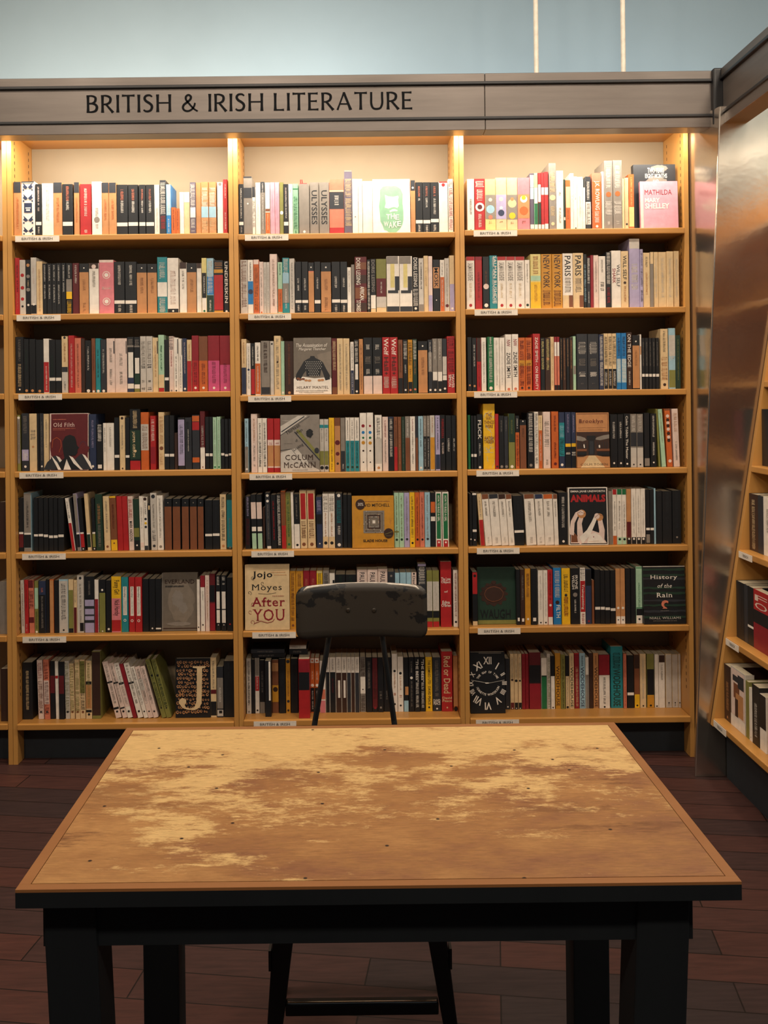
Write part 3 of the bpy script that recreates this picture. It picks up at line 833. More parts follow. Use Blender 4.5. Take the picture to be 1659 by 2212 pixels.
S_(2, 4, 510, 1045, K3, '''65,103,90,K|s:V,95,230,.4|s:M,250,440,.6
106,144,75,K|r:p,.05,.95,130,250|r:W,.1,.9,308,340|r:e,.1,.9,355,470|l:8
147,188,75,K|r:p,.05,.95,130,250|r:W,.1,.9,308,340|r:e,.1,.9,355,470|l:8
191,207,170,u
210,245,65,N|d:W,85,10|d:W,125,10|s:G,150,400|r:W,.2,1,448,470|l:8
250,288,80,K|s:R,120,400|l:6
290,324,75,K|s:W,80,440,.6|l:6
318,349,52,O|b:U,60,300|b:R,300,470|l:12
352,390,65,v|s:E,90,380,.4|d:E,435,9|l:10
393,411,62,W|l:8
414,455,75,K|b:W,290,470|s:G,100,250|d:K,440,9|l:6
457,506,50,C|r:R,.15,.85,70,255|s:U,270,390,.6|d:U,435,13|l:6
510,566,50,C|r:R,.15,.85,70,255|s:U,270,390,.6|d:U,435,13|l:6
576,616,95,n|b:K,220,290|s:V,120,200,.7|d:W,430,5|l:5
621,661,72,W|s:G,90,200,.7|s:T,210,380|b:C,380,470|d:K,425,12
663,707,72,W|s:G,90,200,.7|s:T,210,380|b:C,380,470|d:K,425,12
713,762,72,N|d:W,85,12|s:t,120,280,.6|s:W,300,370,.4|d:W,438,12
768,796,80,K
798,829,80,K
1134,1167,65,e|b:v,340,350|s:v,90,380|d:d,402,9
1169,1203,65,e|s:v,90,380|d:d,400,9
1205,1243,65,V|s:G,90,380|d:N,398,9
1245,1281,62,Y|s:N,80,380,.4|d:K,425,8
1283,1315,62,O|s:M,90,380|d:K,400,8
1317,1351,60,s|s:M,90,380|d:K,400,8
1353,1391,62,b|s:G,80,380|d:N,396,9
1395,1428,65,K|b:O,130,208|b:W,236,268
1431,1473,60,W|r:E,.15,.85,70,395|r:R,.15,.85,405,455|t:W,85,270,HOW TO BUILD A GIRL,.5,.35|d:W,420,7
1479,1524,60,W|r:E,.15,.85,70,395|r:R,.15,.85,405,455|t:W,85,270,HOW TO BUILD A GIRL,.5,.35|d:W,420,7''')
S_(3, 4, 1000, 1040, K3, '''46,66,90,K|d:W,415,5
68,99,85,K|b:W,345,362|b:W,85,98|d:p,420,6
103,134,85,C|b:R,275,465|s:G,110,250|l:25
137,184,90,W|b:U,90,125|s:G,140,250|s:g,400,440|l:26
188,252,90,W|b:N,90,122|s:G,140,250|s:g,400,440|l:24
256,306,90,W|b:u,90,124|s:G,140,250|s:g,400,440|l:22
309,352,90,W|b:U,90,124|s:G,140,250|s:g,400,440|l:22
360,432,100,K|b:W,350,368|s:N,140,300|l:10
440,510,90,W|b:U,90,122|s:G,140,290|s:g,400,440|l:18
517,573,90,W|b:n,90,122|s:G,140,250|s:g,400,440|l:16
577,643,90,W|b:O,90,122|s:G,140,250|s:g,400,440|l:12
648,678,90,W|b:U,90,122|s:G,140,250|l:10
687,758,80,K|s:W,100,330,.3|d:W,430,9
1044,1070,70,G
1073,1102,58,W|b:R,58,95|b:O,390,455|s:G,140,350
1105,1139,55,W|b:E,55,95|s:G,140,350|b:e,400,455|d:K,415,9
1141,1171,55,W|b:E,55,95|s:G,140,350|b:e,400,455|d:K,415,9
1173,1205,55,T|b:M,290,400|b:K,402,450|d:W,412,7
1207,1241,52,W|b:K,400,450|s:g,100,370|d:W,412,8
1243,1275,52,W|b:K,400,450|s:g,100,370|d:W,412,8
1277,1307,52,W|b:K,400,450|s:g,100,370|d:W,412,8
1311,1340,60,K|b:W,333,350|b:G,380,440
1342,1369,60,K|b:W,333,350
1371,1382,50,b
1386,1428,70,K|s:N,80,230|s:N,250,350
1431,1498,70,K|s:N,80,230|s:N,250,350
1502,1564,65,K|s:N,80,330|d:G,400,7''')
S_(1, 5, 20, 1225, K3, '''82,108,95,g|s:U,120,420|l:6
111,137,92,R|s:M,120,300|s:p,410,460|l:2
140,178,92,s|b:M,95,150|s:M,170,300,.8|b:M,360,400|l:6
180,209,100,v|b:e,150,300|s:d,320,440|d:W,470,8
212,261,100,n|b:K,200,490|s:s,150,190,.3|s:G,210,440,.3
263,287,90,K
290,319,88,O|b:T,95,490
322,353,95,K|s:N,100,300
357,421,88,b|b:g,100,470|s:N,120,380,.5|d:K,452,7
425,460,88,C|b:v,165,440|b:K,440,480
463,485,95,C|b:M,290,490|s:G,110,250
486,534,58,g|s:G,120,400|d:N,80,10|r:K,.4,1,400,460
541,609,68,K|b:V,235,480|b:N,280,300|b:N,340,352|b:N,380,400|s:G,100,200,.2
612,639,92,W|b:r,230,480
645,690,90,K|b:v,185,480|d:W,165,8|d:W,460,5
693,730,95,K|d:W,445,8
733,801,68,Y|t:K,95,195,Funny Girl,.5,.7|b:P,225,480|b:R,380,460|t:u,235,350,Nick Hornby,.5,.7
804,853,72,t|r:W,.25,.8,140,345|t:N,145,220,Hornby,.5,.35|s:g,225,335,.3|d:W,382,10|d:t,382,6
858,901,72,R|r:W,.25,.8,140,350|t:N,145,220,Hornby,.5,.35|s:g,225,335,.3|d:W,385,10|d:R,385,6
903,951,72,R|r:W,.25,.8,140,350|t:N,145,220,Hornby,.5,.35|s:g,225,335,.3|d:W,385,10|d:R,385,6
956,1000,85,K
1003,1046,85,K|d:W,440,6
1048,1088,85,K|b:W,436,446
1326,1366,90,W|d:K,432,5
1371,1403,62,r|b:W,145,460|s:G,170,240|d:u,415,6
1405,1434,60,p|s:T,90,380
1437,1476,48,M|b:K,130,250|b:r,260,455
1481,1514,60,K|s:W,70,130,.5|r:W,.15,.85,176,300|r:W,.15,.85,308,400|d:W,415,4
1518,1556,60,K|s:W,70,130,.5|r:W,.15,.85,176,300|r:W,.15,.85,308,400|d:W,415,4
1560,1602,75,K|d:R,410,6''')
S_(2, 5, 515, 1205, K3, '''366,411,95,o|s:U,110,260,.5|s:U,260,450,.5|d:U,485,9
413,465,95,o|s:U,110,260,.5|s:U,260,450,.5
467,511,92,r|s:s,150,210,.4
513,560,92,r|s:s,150,210,.4
562,604,92,Y|b:y,94,110|s:v,110,200,.6
607,651,92,G|s:N,110,200,.6
654,692,110,W|r:K,.6,1,160,300
697,768,120,K|s:d,130,300
770,845,120,K|s:d,130,300
851,924,85,p|t:N,105,182,PAUL,.5,.5
926,999,85,p|t:N,105,182,PAUL,.5,.5
1001,1070,80,p|t:N,100,178,PAUL,.5,.5
1074,1120,100,n|b:N,102,200|d:G,130,8
1124,1155,108,b
1159,1204,105,b
1206,1240,105,b
1242,1278,105,p|t:K,130,190,Dav,.5,.5|d:K,115,7
1286,1347,42,N|b:V,45,60|s:W,65,190,.7
1351,1391,90,v|b:g,170,380|b:K,382,430|b:v,432,455|b:R,457,505|s:W,200,370,.3
1393,1439,90,v|b:g,170,380|b:K,382,430|b:v,432,455|b:R,457,505|s:W,200,370,.3
1449,1527,28,R|h:W,140,165,The Love|h:W,165,188,Object|h:p,235,250,of|h:W,308,330,Edna|h:W,330,352,O'Brien
1541,1580,88,W|s:r,110,420,.4|d:K,460,8''')
S_(3, 5, 1005, 1205, K3, '''52,88,100,K|b:R,105,260|d:K,130,10|b:C,455,487
363,394,85,K|r:W,.3,.8,430,455|s:N,120,300
396,427,85,u|r:W,.3,.8,435,458|s:G,120,300,.4
429,468,78,o|s:U,110,280,.5|d:W,440,8
472,515,78,K|r:W,.3,.8,430,455|s:N,120,300
522,558,90,W|s:g,130,370|d:K,465,6
561,591,90,W|s:g,110,420|d:K,465,6
593,627,85,R|b:W,425,485|d:p,340,9|s:M,100,300,.3
632,688,72,B|s:W,90,280,.6|d:u,320,14|t:W,340,430,FILTH,.6,.5
692,752,75,Y|s:N,120,240,.5|d:N,268,10|s:r,280,420,.5
756,820,75,K|t:W,125,225,IRVINE,.65,.28|t:W,125,225,WELSH,.3,.28|s:W,300,390,.2|d:G,265,16
824,861,72,W|s:K,80,155,.8|b:R,165,388|t:W,190,370,Trainspotting,.5,.55|s:R,400,470,.5
864,905,80,n|b:K,85,200|d:r,455,8
909,925,160,U
929,968,85,K|b:W,352,372
970,1001,90,K|b:W,352,372
1003,1038,90,K|b:W,356,375
1040,1077,90,K|b:W,362,381
1080,1111,78,T|b:W,420,475|d:W,360,9|d:N,445,5
1113,1145,78,T|b:W,420,475|d:W,360,9|d:N,445,5
1149,1184,75,K|s:N,150,380
1186,1220,75,K|s:N,150,380
1224,1275,62,e|b:E,70,362|b:e,76,356|s:E,180,350,.3|b:K,365,412|b:W,413,480|d:N,440,8''')
S_(1, 6, 20, 1395, K3, '''96,165,120,K|s:C,180,460,.3
201,240,100,p|s:r,120,240,.7|s:U,250,490,.7|d:N,475,8|l:10
247,288,100,s|b:p,250,420|s:M,120,240,.7|s:M,260,490,.7|d:N,475,8|l:8
291,328,110,K|b:M,215,340
330,353,112,W|b:R,215,235|l:6
356,394,115,K|b:M,215,345
397,428,110,g|s:v,120,480,.8|d:K,475,8|l:8
433,465,128,C|s:v,140,480,.8|d:U,475,8|l:6
472,504,100,C|s:v,120,480,.8|d:U,475,8|l:5
506,544,100,C|b:v,110,340|s:u,120,460,.7|d:U,475,9|l:4
549,591,108,C|b:K,256,278|b:K,460,478|b:T,280,450|s:v,120,440,.4|d:K,492,9
594,655,40,v|b:u,45,500
669,710,115,p|b:K,258,270|b:K,445,460|s:G,140,420,.4|d:K,477,8|l:96
712,747,125,p|b:K,262,274|b:K,445,455|s:G,140,420,.4|d:K,475,8|l:102
749,788,125,W|b:K,265,280|b:p,285,440|s:G,140,420,.4|d:K,475,8|l:102
790,818,130,r|l:98
821,861,125,W|b:K,262,275|s:G,140,420,.4|d:K,475,8|l:102
869,898,150,W|s:G,160,420,.5|d:K,475,6|l:98
902,937,150,p|b:g,240,320|s:G,160,420,.5|d:K,475,6|l:96
939,974,148,p|s:G,160,420,.5|d:K,475,7|l:96
977,1012,98,v|s:d,110,440,.6|d:K,215,8|d:K,450,6|l:118
1016,1054,98,v|s:d,110,440,.6|d:K,215,8|d:K,450,6|l:110
1443,1485,85,C|b:M,315,345|b:K,400,500|s:G,110,300
1489,1534,150,N|b:G,230,450|s:W,300,400,.3|b:g,460,505|r:K,.3,.8,465,485
1538,1612,110,K|s:N,120,160|s:N,190,230''')
S_(2, 6, 515, 1390, K3, '''58,91,108,g|s:N,130,440,.4|s:G,300,430,.5|d:G,490,7
93,118,115,K
120,150,105,W|b:G,105,232|b:R,236,340|s:W,240,330,.3|d:K,480,7
153,189,120,K|s:G,200,350,.3|b:G,420,500
191,237,125,K|r:W,.62,.92,130,410|y:.03
240,288,118,U|b:T,140,200|b:o,300,420|d:u,330,18
291,338,110,K|s:N,200,300
341,372,110,o|d:N,130,13|s:U,200,380,.3|d:N,415,10|d:u,480,8
376,427,110,K
432,512,112,R|b:K,207,335|b:r,120,204|y:.008
516,545,105,O|b:W,107,140|d:O,124,7|s:W,200,260,.3|d:W,300,11|b:K,318,490|s:W,340,470,.3
548,580,105,O|b:W,107,140|d:O,124,7|s:W,200,260,.3|d:W,300,11|b:K,318,490|s:W,340,470,.3
584,624,125,W|b:P,410,500|d:K,175,8|b:s,330,400
627,654,100,W|b:K,206,495|s:G,110,190
656,697,100,W|b:K,206,495|s:G,110,190|s:M,250,350,.3
700,739,98,W|b:u,210,495|r:W,.35,.75,265,390|s:G,110,190,.3
741,777,98,W|b:u,210,495|r:W,.35,.75,265,390|s:G,110,190,.3
779,807,98,W|b:N,210,495|s:G,110,190,.3
809,834,98,W|b:u,210,495|s:G,110,190,.3
836,867,98,W|b:N,210,495|s:G,110,190,.3
873,911,95,G|b:W,240,360|d:K,330,5|s:u,100,230,.7|s:u,370,480,.7
915,958,100,K|s:G,130,320,.4
960,998,100,K|b:M,105,460|s:u,190,400,.6|d:r,462,10
1000,1040,100,K|s:G,340,400,.4|d:G,460,8
1042,1096,100,K|d:T,215,9|s:G,340,400,.4
1101,1139,75,W|d:K,198,9|s:T,210,330|s:O,355,375,.4|d:K,435,7
1142,1182,95,W|d:K,214,10|s:T,230,330|s:O,370,385,.4|d:K,445,7
1185,1219,100,K|r:T,.3,1,310,370|b:b,410,490
1222,1260,98,K|s:G,130,210,.3|d:W,247,10|s:G,270,450,.3
1263,1301,98,K|t:W,115,275,"THE BEES",.5,.5|s:W,280,460,.5
1303,1339,98,K|t:W,115,275,"THE BEES",.5,.5|s:W,280,460,.5
1342,1389,98,Y|t:K,120,292,THE DAMNED UTD,.55,.4|t:K,308,440,DAVID PEACE,.55,.4|d:K,458,7
1393,1451,100,N|s:G,120,380,.4|h:W,400,420,DAVID|h:W,420,440,PEACE|d:W,468,7
1456,1534,58,R|t:C,92,358,Red or Dead,.5,.6|h:C,382,400,David|h:C,402,420,Peace|d:C,460,6
1541,1580,90,O|b:T,95,450|d:K,470,18''')
S_(3, 6, 1005, 1390, K3, '''289,319,110,N|d:W,455,6
323,350,75,C|b:M,425,485|d:u,262,8|s:G,100,250,.3|d:W,465,4
352,378,75,C|b:K,425,485|d:K,268,10|s:G,100,250,.3|d:W,465,4
380,404,75,C|b:K,425,485|d:K,268,7|s:G,100,250,.3|d:W,465,4
408,431,75,r|s:M,100,440
433,455,75,r|s:M,100,440
459,541,65,M|b:K,156,284|b:r,290,480
546,585,105,W|b:d,230,485|b:E,240,480
587,611,75,g|s:v,100,470,.7
613,642,90,K|b:W,235,485|s:N,100,220|d:u,460,6
645,684,70,o|t:u,160,450,WODEHOUSE,.5,.6
686,717,80,v|s:u,100,460,.4
719,746,90,K|b:C,235,480|d:K,460,9|s:G,250,440
748,780,70,C|t:d,170,460,WODEHOUSE,.5,.6|s:G,90,160
784,817,70,R|b:M,80,480|b:r,84,476|s:C,170,450,.5
820,860,70,b|t:n,170,460,WODEHOUSE,.5,.6|s:N,90,160
863,886,100,W|b:G,225,480
888,916,70,u
919,955,70,T|t:u,170,460,WODEHOUSE,.5,.6|s:u,90,160
958,1036,80,M|b:W,228,480|b:r,84,225|s:N,240,430,.2|d:K,455,7
1043,1129,22,t|b:t,30,40|s:d,60,180,.6|t:d,185,450,WODEHOUSE,.5,.6
1133,1157,70,U|b:s,75,480|s:M,120,450
1160,1209,85,K|b:W,352,372
1212,1250,80,U|b:u,84,180|b:Y,365,480|d:K,445,7
1253,1296,75,C|d:K,448,6|s:g,100,400
1302,1354,75,v|b:K,185,368|b:o,370,480|d:K,445,8
1359,1385,78,W|d:K,450,6
1388,1431,82,W|b:u,84,136|s:G,145,260,.3
1437,1480,75,C|b:g,80,480|d:K,425,5|s:N,430,450,.2
1483,1524,78,C|b:g,80,480|d:K,425,5|s:N,430,450,.2
1527,1562,75,C|b:g,80,480|d:K,425,5|s:N,430,450,.2''')
# ================================================================ book builders
class Marks:
    """flat printing on a cover: x 0..w across, z up, lying on the plane y = 0 and stacked towards the viewer"""
    def __init__(s, mb, w, h): s.mb = mb; s.w = w; s.h = h; s.y = -0.0003
    def step(s): s.y -= 0.00012
    def poly(s, pts, c, faces=None):
        s.mb.add([(x, s.y, z) for x, z in pts], faces or [tuple(range(len(pts)))], bmat(c)); s.step()
    def rect(s, x0, x1, z0, z1, c): s.poly([(x0, z0), (x1, z0), (x1, z1), (x0, z1)], c)
    def disc(s, x, z, rx, rz, c, n=12):
        z = min(max(z, rz + .0004), s.h - rz - .0004)
        s.poly([(x + rx * math.cos(2 * math.pi * i / n), z + rz * math.sin(2 * math.pi * i / n)) for i in range(n)], c)
    def down(s, xc, wid, z0, z1, txt, c, bold=0.01):      # lettering running down a spine
        vs, fs, ar = text2d(txt, bold); L = z0 - z1
        s.mb.add([(xc - wid / 2 + b * wid, s.y, z0 - a * L) for a, b in vs], fs, bmat(c)); s.step()
    def across(s, x0, x1, z0, z1, txt, c, bold=0.0, shear=0.0, serif=False):
        vs, fs, ar = text2d(txt, bold, shear, serif)
        s.mb.add([(x0 + a * (x1 - x0), s.y, z0 + b * (z1 - z0)) for a, b in vs], fs, bmat(c)); s.step()
    def scrib(s, xc, wid, z0, z1, c, rng):                # rubbed lettering too small to read
        z = z0; q = []; z1 = max(z1, .005)
        while z > z1:
            l = rng.uniform(0.0016, 0.0027); a = wid / 2 * rng.uniform(0.8, 1.05)
            p = rng.random(); th = 0.00055
            if p < 0.15: z -= 0.002; continue
            q.append((xc - a, xc + a, z - th, z))
            if p < 0.6: q.append((xc - a, xc - a + wid * 0.16, z - l, z))
            else: q.append((xc + a - wid * 0.16, xc + a, z - l, z))
            if p > 0.4: q.append((xc - a, xc + a, z - l, z - l + th))
            z -= l + 0.0008
        vs = []; fs = []
        for x0, x1, a, b in q:
            i = len(vs); vs += [(x0, s.y, a), (x1, s.y, a), (x1, s.y, b), (x0, s.y, b)]; fs.append((i, i + 1, i + 2, i + 3))
        if vs: s.mb.add(vs, fs, bmat(c)); s.step()
def book_shell(mb, t, h, dep, c):
    b = min(0.0007, t * 0.1); ch = min(0.0012, t * 0.15); b2 = b + 0.0005
    pr = [(0, dep), (0, ch), (ch, 0), (t - ch, 0), (t, ch), (t, dep), (t - b, dep), (t - b, b2), (b, b2), (b, dep)]
    n = 10; vs = [(x, y, 0) for x, y in pr] + [(x, y, h) for x, y in pr]
    fs = [(i, (i + 1) % n, n + (i + 1) % n, n + i) for i in range(n)]
    for o, r in ((0, 1), (n, 0)):
        for f in ((0, 1, 8, 9), (1, 2, 3, 4, 7, 8), (4, 5, 6, 7)):
            f = tuple(i + o for i in f); fs.append(f if r else f[::-1])
    mb.add(vs, fs, bmat(c))
    return (b + 0.0002, b2 + 0.0002, 0.0008), (t - b - 0.0002, dep - 0.0015, h - 0.0015)
def draw_marks(mk, marks, t, zf, k, rng):
    for m in marks:
        kind, a = m.split(':', 1); a = a.split(','); c = a[0]
        if kind == 'b': mk.rect(0.0008, t - 0.0008, max(0.0002, zf(float(a[2]))), min(mk.h, zf(float(a[1]))), c)
        elif kind == 'r': mk.rect(max(.0006, float(a[1]) * t), min(t - .0006, float(a[2]) * t), max(0.0002, zf(float(a[4]))), zf(float(a[3])), c)
        elif kind == 'd':
            r = float(a[2]) / k * 0.00175; mk.disc(t / 2, zf(float(a[1])), min(r, t * .45), r, c)
        elif kind == 's':
            wf = float(a[3]) if len(a) > 3 else .28
            mk.scrib(t / 2, min(t * wf, .011) if wf < .3 else t * wf, zf(float(a[1])), zf(float(a[2])), c, rng)
        elif kind == 't':
            xf = float(a[4]) if len(a) > 4 else .5; wf = float(a[5]) if len(a) > 5 else .6
            mk.down(t * xf, t * wf, zf(float(a[1])), max(.003, zf(float(a[2]))), a[3], c)
        elif kind == 'h':
            L = min(.86, .17 * len(a[3])) * t
            mk.across(t / 2 - L / 2, t / 2 + L / 2, zf(float(a[2])), zf(float(a[1])), a[3], c, bold=.015)
        elif kind == 'c':                         # wandering hairlines
            for j in range(26):
                x = rng.uniform(.12, .88) * t; z = rng.uniform(.05, .95) * mk.h; an = rng.uniform(0, 6.3)
                for _ in range(4):
                    an += rng.uniform(-.8, .8); x2 = min(t * .95, max(t * .05, x + .006 * math.cos(an))); z2 = min(mk.h * .98, max(.004, z + .006 * math.sin(an)))
                    dx, dz = (z2 - z) * .08, (x - x2) * .08
                    mk.poly([(x - dx, z - dz), (x2 - dx, z2 - dz), (x2 + dx, z2 + dz), (x + dx, z + dz)], c); mk.y += 0.00012
                    x, z = x2, z2
            mk.step()
        elif kind == 'z':                         # paired leaf damask
            for j in range(5):
                z = mk.h * (.12 + .2 * j)
                if j == 2: mk.rect(t * .2, t * .8, z - .018, z + .018, c); mk.rect(t * .3, t * .7, z - .003, z + .001, 'W'); mk.rect(t * .35, t * .65, z - .012, z - .006, 'W'); continue
                for sx_ in (-1, 1):
                    cx = t / 2
                    mk.poly([(cx, z - .006), (cx + sx_ * t * .36, z + .012), (cx + sx_ * t * .30, z + .001), (cx + sx_ * t * .4, z - .004), (cx + sx_ * t * .18, z - .012)], c)
                    mk.disc(cx + sx_ * t * .33, z - .016, t * .07, t * .07, c, 8)
        else: pass
YO = {0: .016, 1: .018, 2: .018, 3: .022, 4: .028, 5: .034, 6: .06}
def yoff(b, r): return {(3, 6): .095, (2, 6): .07, (1, 6): .045, (3, 5): .026, (2, 5): .03}.get((b, r), YO[r])
def inv_y(x, y, z):       # picture row of a point
    u = x * F / y; v = (H - z) * F / y
    return PY + v - ROLL * u
BOOKS = []
FACE = []
def gather():
    for (bay, row), segs in SHELF.items():
        zs = shz(bay, row); items = []; rng = random.Random(bay * 100 + row)
        zmax = (shz(bay, row - 1) - ST if row else ZTOP) - zs - 0.004
        for ox, oy, k, text in segs:
            for ln in text.strip().split('\n'):
                p = ln.split('|'); x0, x1, top, c = p[0].split(','); x0, x1, top = float(x0), float(x1), float(top)
                y = D + yoff(bay, row) + rng.uniform(0, .006)
                lean = 0.0; marks = []
                for m in p[1:]:
                    if m[0] == 'l': lean = float(m[2:])
                    elif m[0] == 'y': y = D + float(m[2:])
                    else: marks.append(m)
                pyt = oy + top / k
                pxm = ox + (x0 + x1) / 2 / k
                Xm = P(pxm, pyt + 55, y).x
                ybot = (inv_y(Xm, y, zs) - oy) * k
                pym = oy + (top + ybot) / 2 / k
                if lean: xa, xb = P(ox + (x0 + lean) / k, oy + ybot / k, y).x, P(ox + (x1 + lean) / k, oy + ybot / k, y).x
                else: xa, xb = P(ox + x0 / k, pym, y).x, P(ox + x1 / k, pym, y).x
                h = P(pxm, pyt, y).z - zs
                ang = math.atan2(lean / k * y / F, h)
                items.append(dict(bay=bay, row=row, xa=xa, xb=xb, h=min(h, zmax), y=y, c=c, marks=marks, ang=ang, top=top, ybot=ybot, k=k,
                                  area=(x1 - x0) * (ybot - top) / k / k, cls=None))
        items.sort(key=lambda d: d['xa'])
        lo = BX[bay - 1] + T + 0.001; hi = BX[bay] - T - 0.001
        blocks = [f for f in FACE if f['bay'] == bay and f['row'] == row and not f.get('over')]
        for d in items:
            d['xa'] = max(d['xa'], lo); d['xb'] = min(d['xb'], hi)
            for f in blocks:
                if d['xa'] < f['xa'] < d['xb']: d['xb'] = f['xa'] - .0005
                elif d['xa'] < f['xb'] < d['xb']: d['xa'] = f['xb'] + .0005
        for a, b in zip(items, items[1:]):
            if a['xb'] > b['xa'] - 0.0004:
                mid = (a['xb'] + b['xa']) / 2; a['xb'] = mid - .0002; b['xa'] = mid + .0002
        # leaning runs: never let a book's top pass through its upright neighbour
        for a, b in zip(items, items[1:]):
            ta = math.tan(a['ang']); tb = math.tan(b['ang'])
            if tb > ta:
                hm = min(a['h'], b['h']); over = (tb - ta) * hm - (b['xa'] - a['xb'])
                if over > 0:
                    b['ang'] = math.atan(ta + max(0, (b['xa'] - a['xb'] - .0006)) / hm)
        BOOKS.extend(items)
NM = lambda c: PAL[c][0]
def features(d):
    out = []; top, bot = d['top'], d['ybot']; hh = bot - top
    for m in d['marks']:
        kd, a = m.split(':', 1); a = a.split(',')
        if kd == 'b' and a[0] != d['c']:
            f0 = (float(a[1]) - top) / hh; f1 = (float(a[2]) - top) / hh; n = NM(a[0])
            if f1 - f0 < .03: continue
            if f0 < .06: s = n + ' top'
            elif f1 > .9: s = n + (' lower part' if f1 - f0 > .3 else ' foot')
            else: s = n + ' band'
            out.append(s)
        elif kd == 'r' and a[0] != d['c']: out.append(NM(a[0]) + ' panel')
    for m in d['marks']:
        kd, a = m.split(':', 1); a = a.split(',')
        if kd in 'sth': out.append(NM(a[0]) + ' lettering')
    nd_ = [m for m in d['marks'] if m[0] == 'd']
    if len(nd_) > 1: out.append(NM(nd_[0].split(':')[1].split(',')[0]) + ' dots')
    u = []
    for x in out:
        if x not in u: u.append(x)
    return u
def name_books():
    ORD = 'first second third fourth fifth sixth seventh eighth ninth tenth eleventh twelfth thirteenth fourteenth fifteenth sixteenth seventeenth eighteenth nineteenth twentieth'.split()
    CNT = 'zero one two three four five six seven eight nine ten eleven twelve thirteen fourteen fifteen sixteen seventeen eighteen nineteen twenty'.split()
    by = {}
    for d in BOOKS: by.setdefault((d['bay'], d['row']), []).append(d)
    for (bay, row), L in by.items():
        L.sort(key=lambda d: d['xa'])
        for d in L:
            t = d['xb'] - d['xa']; adj = []
            if d['ang'] > .2: adj.append('leaning')
            if d['h'] > .222: adj.append('tall')
            elif t > .036: adj.append('thick')
            base = ' '.join(adj + [NM(d['c'])])
            f = features(d)
            d['lv'] = [base + ' book' + ''.join([' with ' + f[0]] if n >= 1 and f else []) + ''.join([' and ' + f[1]] if n >= 2 and len(f) > 1 else []) for n in (2, 1, 0)]
        loc = f"{ROWNAME[row]} shelf, {BAYNAME[bay]}"
        for d in L:
            for n in (0, 1, 2):
                same = [e for e in L if e['lv'][n] == d['lv'][n]]
                if len(same) == 1: lab = f"{d['lv'][n]}, {loc}"
                else:
                    pl = d['lv'][n].replace(' book', ' books', 1)
                    frm = 'towards J book' if (bay, row) == (1, 6) else 'from shelf label'
                    lab = f"{ORD[same.index(d)]} of {CNT[len(same)]} {pl} {frm}, {loc}"
                if len(lab.split()) <= 16: break
            d['label'] = lab
def make_books():
    BOOKS.sort(key=lambda d: -d['area'])
    keep = 300 - len(FACE) - N_EXTRA
    rest = MB()
    for i, d in enumerate(BOOKS):
        rng = random.Random(i * 7 + 1)
        ca = math.cos(d['ang']); t = (d['xb'] - d['xa']) * ca; h = d['h'] / ca if d['ang'] < .02 else d['h'] / ca - 0.002
        if t < .002: continue
        dep = min(0.155, max(.105, h * .64), DEP - .014 - (d['y'] - D))
        zs = shz(d['bay'], d['row']); mb = MB()
        pa, pb = book_shell(mb, t, h, dep, d['c'])
        mk = Marks(mb, t, h)
        zf = lambda y: h * (d['ybot'] - y) / (d['ybot'] - d['top'])
        draw_marks(mk, d['marks'], t, zf, d['k'], rng)
        loc = (d['xa'], d['y'], zs + 0.0004)
        if i < keep:
            o = mb.build('book'); o.location = loc; o.rotation_euler = (0, -d['ang'], 0)
            tag(o, d['label'], 'book', f"books on the {ROWNAME[d['row']]} shelf of the {BAYNAME[d['bay']]}")
            pg = MB(); pg.box(pa, pb, M_PAGES); pg.build('page_block', o)
            if any(m[0] == 'k' for m in d['marks']):
                rb = MB(); m_ = bmat('R')
                for a, b in (((.1, .0, .9), (.1, .018, .16)), ((.3, .016, .16), (.3, .0, .3))): 
                    rb.hexa([(t * a[0], .02, h - .002), (t * a[0] + .004, .02, h - .002), (t * a[0] + .004, .021, h - .002), (t * a[0], .021, h - .002),
                             (t * b[2] - .002, .018, h + .02), (t * b[2] + .001, .018, h + .02), (t * b[2] + .001, .019, h + .02), (t * b[2] - .002, .019, h + .02)], m_)
                rb.box((t * .08, .004, h - .001), (t * .8, .012, h + .003), m_)
                rb.build('bookmark_ribbon', o)
        else:
            mb.box(pa, pb, M_PAGES)
            M = Matrix.Translation(loc) @ Matrix.Rotation(-d['ang'], 4, 'Y')
            vs = [M @ Vector(v) for v in mb.v]; off = len(rest.v)
            rest.v += [tuple(v) for v in vs]
            rm = [rest.mi(m) for m in mb.mats]
            rest.f += [tuple(j + off for j in f) for f in mb.f]; rest.m += [rm[j] for j in mb.m]
    tag(rest.build('thin_books'), 'thin remaining books squeezed between the wider ones on all the shelves', 'books', kind='stuff')
